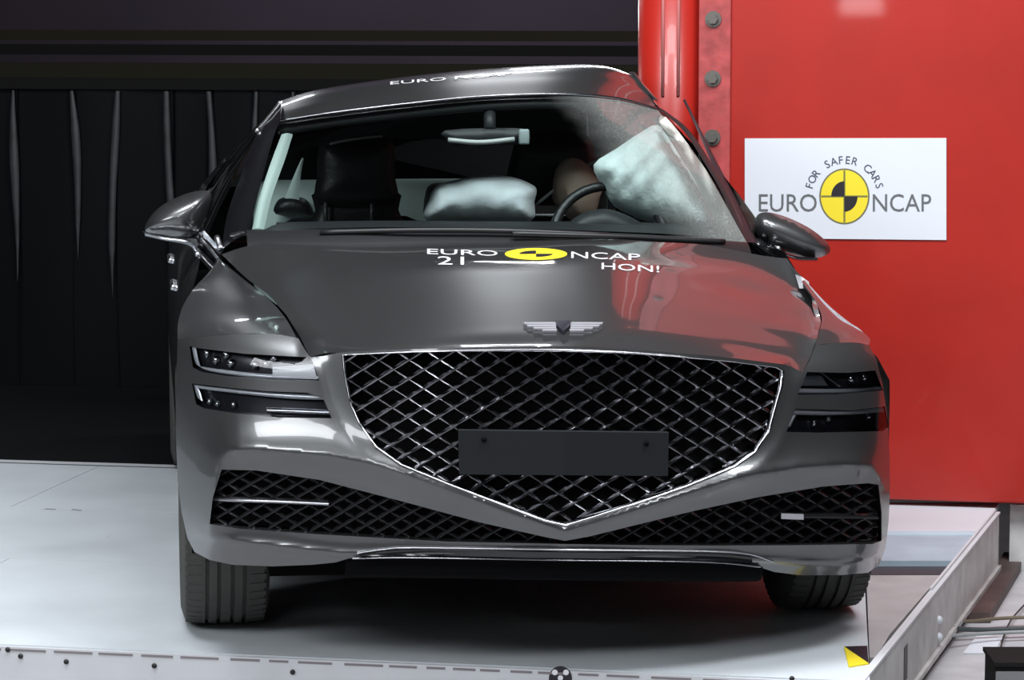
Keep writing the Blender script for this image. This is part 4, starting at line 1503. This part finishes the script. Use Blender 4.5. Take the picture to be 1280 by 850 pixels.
# steering wheel
swc = L(762, 300, 2.0)
M = Matrix.Translation(swc) @ Matrix.Rotation(radians(68), 4, 'X')
MB().tube([M @ Vector((.185 * cos(a * pi / 24), .185 * sin(a * pi / 24), 0)) for a in range(49)], .016, 10).build('steering_wheel', SEATM, car)
pillow([(700, 300), (712, 278), (730, 266), (756, 261), (782, 268), (806, 282), (830, 300)], 1.86, .05, .08, 'instrument_hood', DASH, h=6)
MB().tube(cr([L(670, 256, 2.42), L(700, 232, 2.40), L(748, 198, 2.44), L(790, 168, 2.5)], 12), .006, 6).build('seat_belt', mat('belt_grey', (.3, .32, .33), .7), car)

# ---- test dummy on the driver seat: one skinned body, head with a face
dum = empty('test_dummy', CAR)
tag(dum, 'tan faced crash test dummy leaning behind the steering wheel between the airbags', 'dummy')
hc = L(721, 240, 2.42)
nk = hc + Vector((0.02, 0.04, -0.14))
J = [(hc.x + .05, 2.50, .62), (hc.x + .045, 2.49, .80), (hc.x + .03, 2.47, .94), tuple(nk), tuple(hc + Vector((.01, .01, -.09))),
     (hc.x + .20, 2.46, .94), (hc.x + .25, 2.36, .76), (hc.x + .17, 2.14, .80),
     (hc.x - .13, 2.46, .94), (hc.x - .18, 2.34, .76), (hc.x - .08, 2.13, .80),
     (hc.x + .14, 2.40, .58), (hc.x + .16, 2.05, .64), (hc.x + .15, 1.92, .36),
     (hc.x - .04, 2.40, .58), (hc.x - .07, 2.05, .64), (hc.x - .06, 1.92, .36)]
Ed = [(0, 1), (1, 2), (2, 3), (3, 4), (2, 5), (5, 6), (6, 7), (2, 8), (8, 9), (9, 10), (0, 11), (11, 12), (12, 13), (0, 14), (14, 15), (15, 16)]
Rd = [.15, .14, .12, .055, .055, .065, .045, .035, .065, .045, .035, .08, .06, .045, .08, .06, .045]
b_o = newobj('body', J, [], DSHIRT, dum, True, Ed)
md = b_o.modifiers.new('skin', 'SKIN')
b_o.data.skin_vertices[0].data[0].use_root = True
for i, r_ in enumerate(Rd):
    b_o.data.skin_vertices[0].data[i].radius = (r_, r_ * .8)
md.use_smooth_shade = True
s2 = b_o.modifiers.new('sub', 'SUBSURF'); s2.levels = 2; s2.render_levels = 2
hd3 = MB()
bm = bmesh.new()
bmesh.ops.create_uvsphere(bm, u_segments=28, v_segments=20, radius=1)
Rz = Matrix.Rotation(radians(-14), 3, 'Y') @ Matrix.Rotation(radians(-20), 3, 'Z')
for v in bm.verts:
    p = v.co.copy()
    x, y, z = p
    # skull, jaw, nose, brow, lips, eye hollows
    q = Vector((x * .078, y * .098, z * .118))
    if z < -.2:
        q.x *= 1 + .35 * (z + .2); q.y *= 1 + .18 * (z + .2)
    if y < -.6:
        q.y -= .020 * exp(-((x / .16) ** 2) - ((z + .12) / .22) ** 2)
        q.y -= .006 * exp(-((x / .3) ** 2) - ((z + .48) / .1) ** 2)
        q.y += .012 * exp(-((abs(x) - .36) / .16) ** 2 - ((z - .08) / .12) ** 2)
    if abs(abs(x) - 1) < .1 and abs(z) < .22 and abs(y) < .3:
        q.x *= 1.10
    v.co = hc + Rz @ q
bm.verts.index_update()
hd3.add([v.co.copy() for v in bm.verts], [[v.index for v in f.verts] for f in bm.faces])
bm.free()
hd3.build('head', TAN, dum)
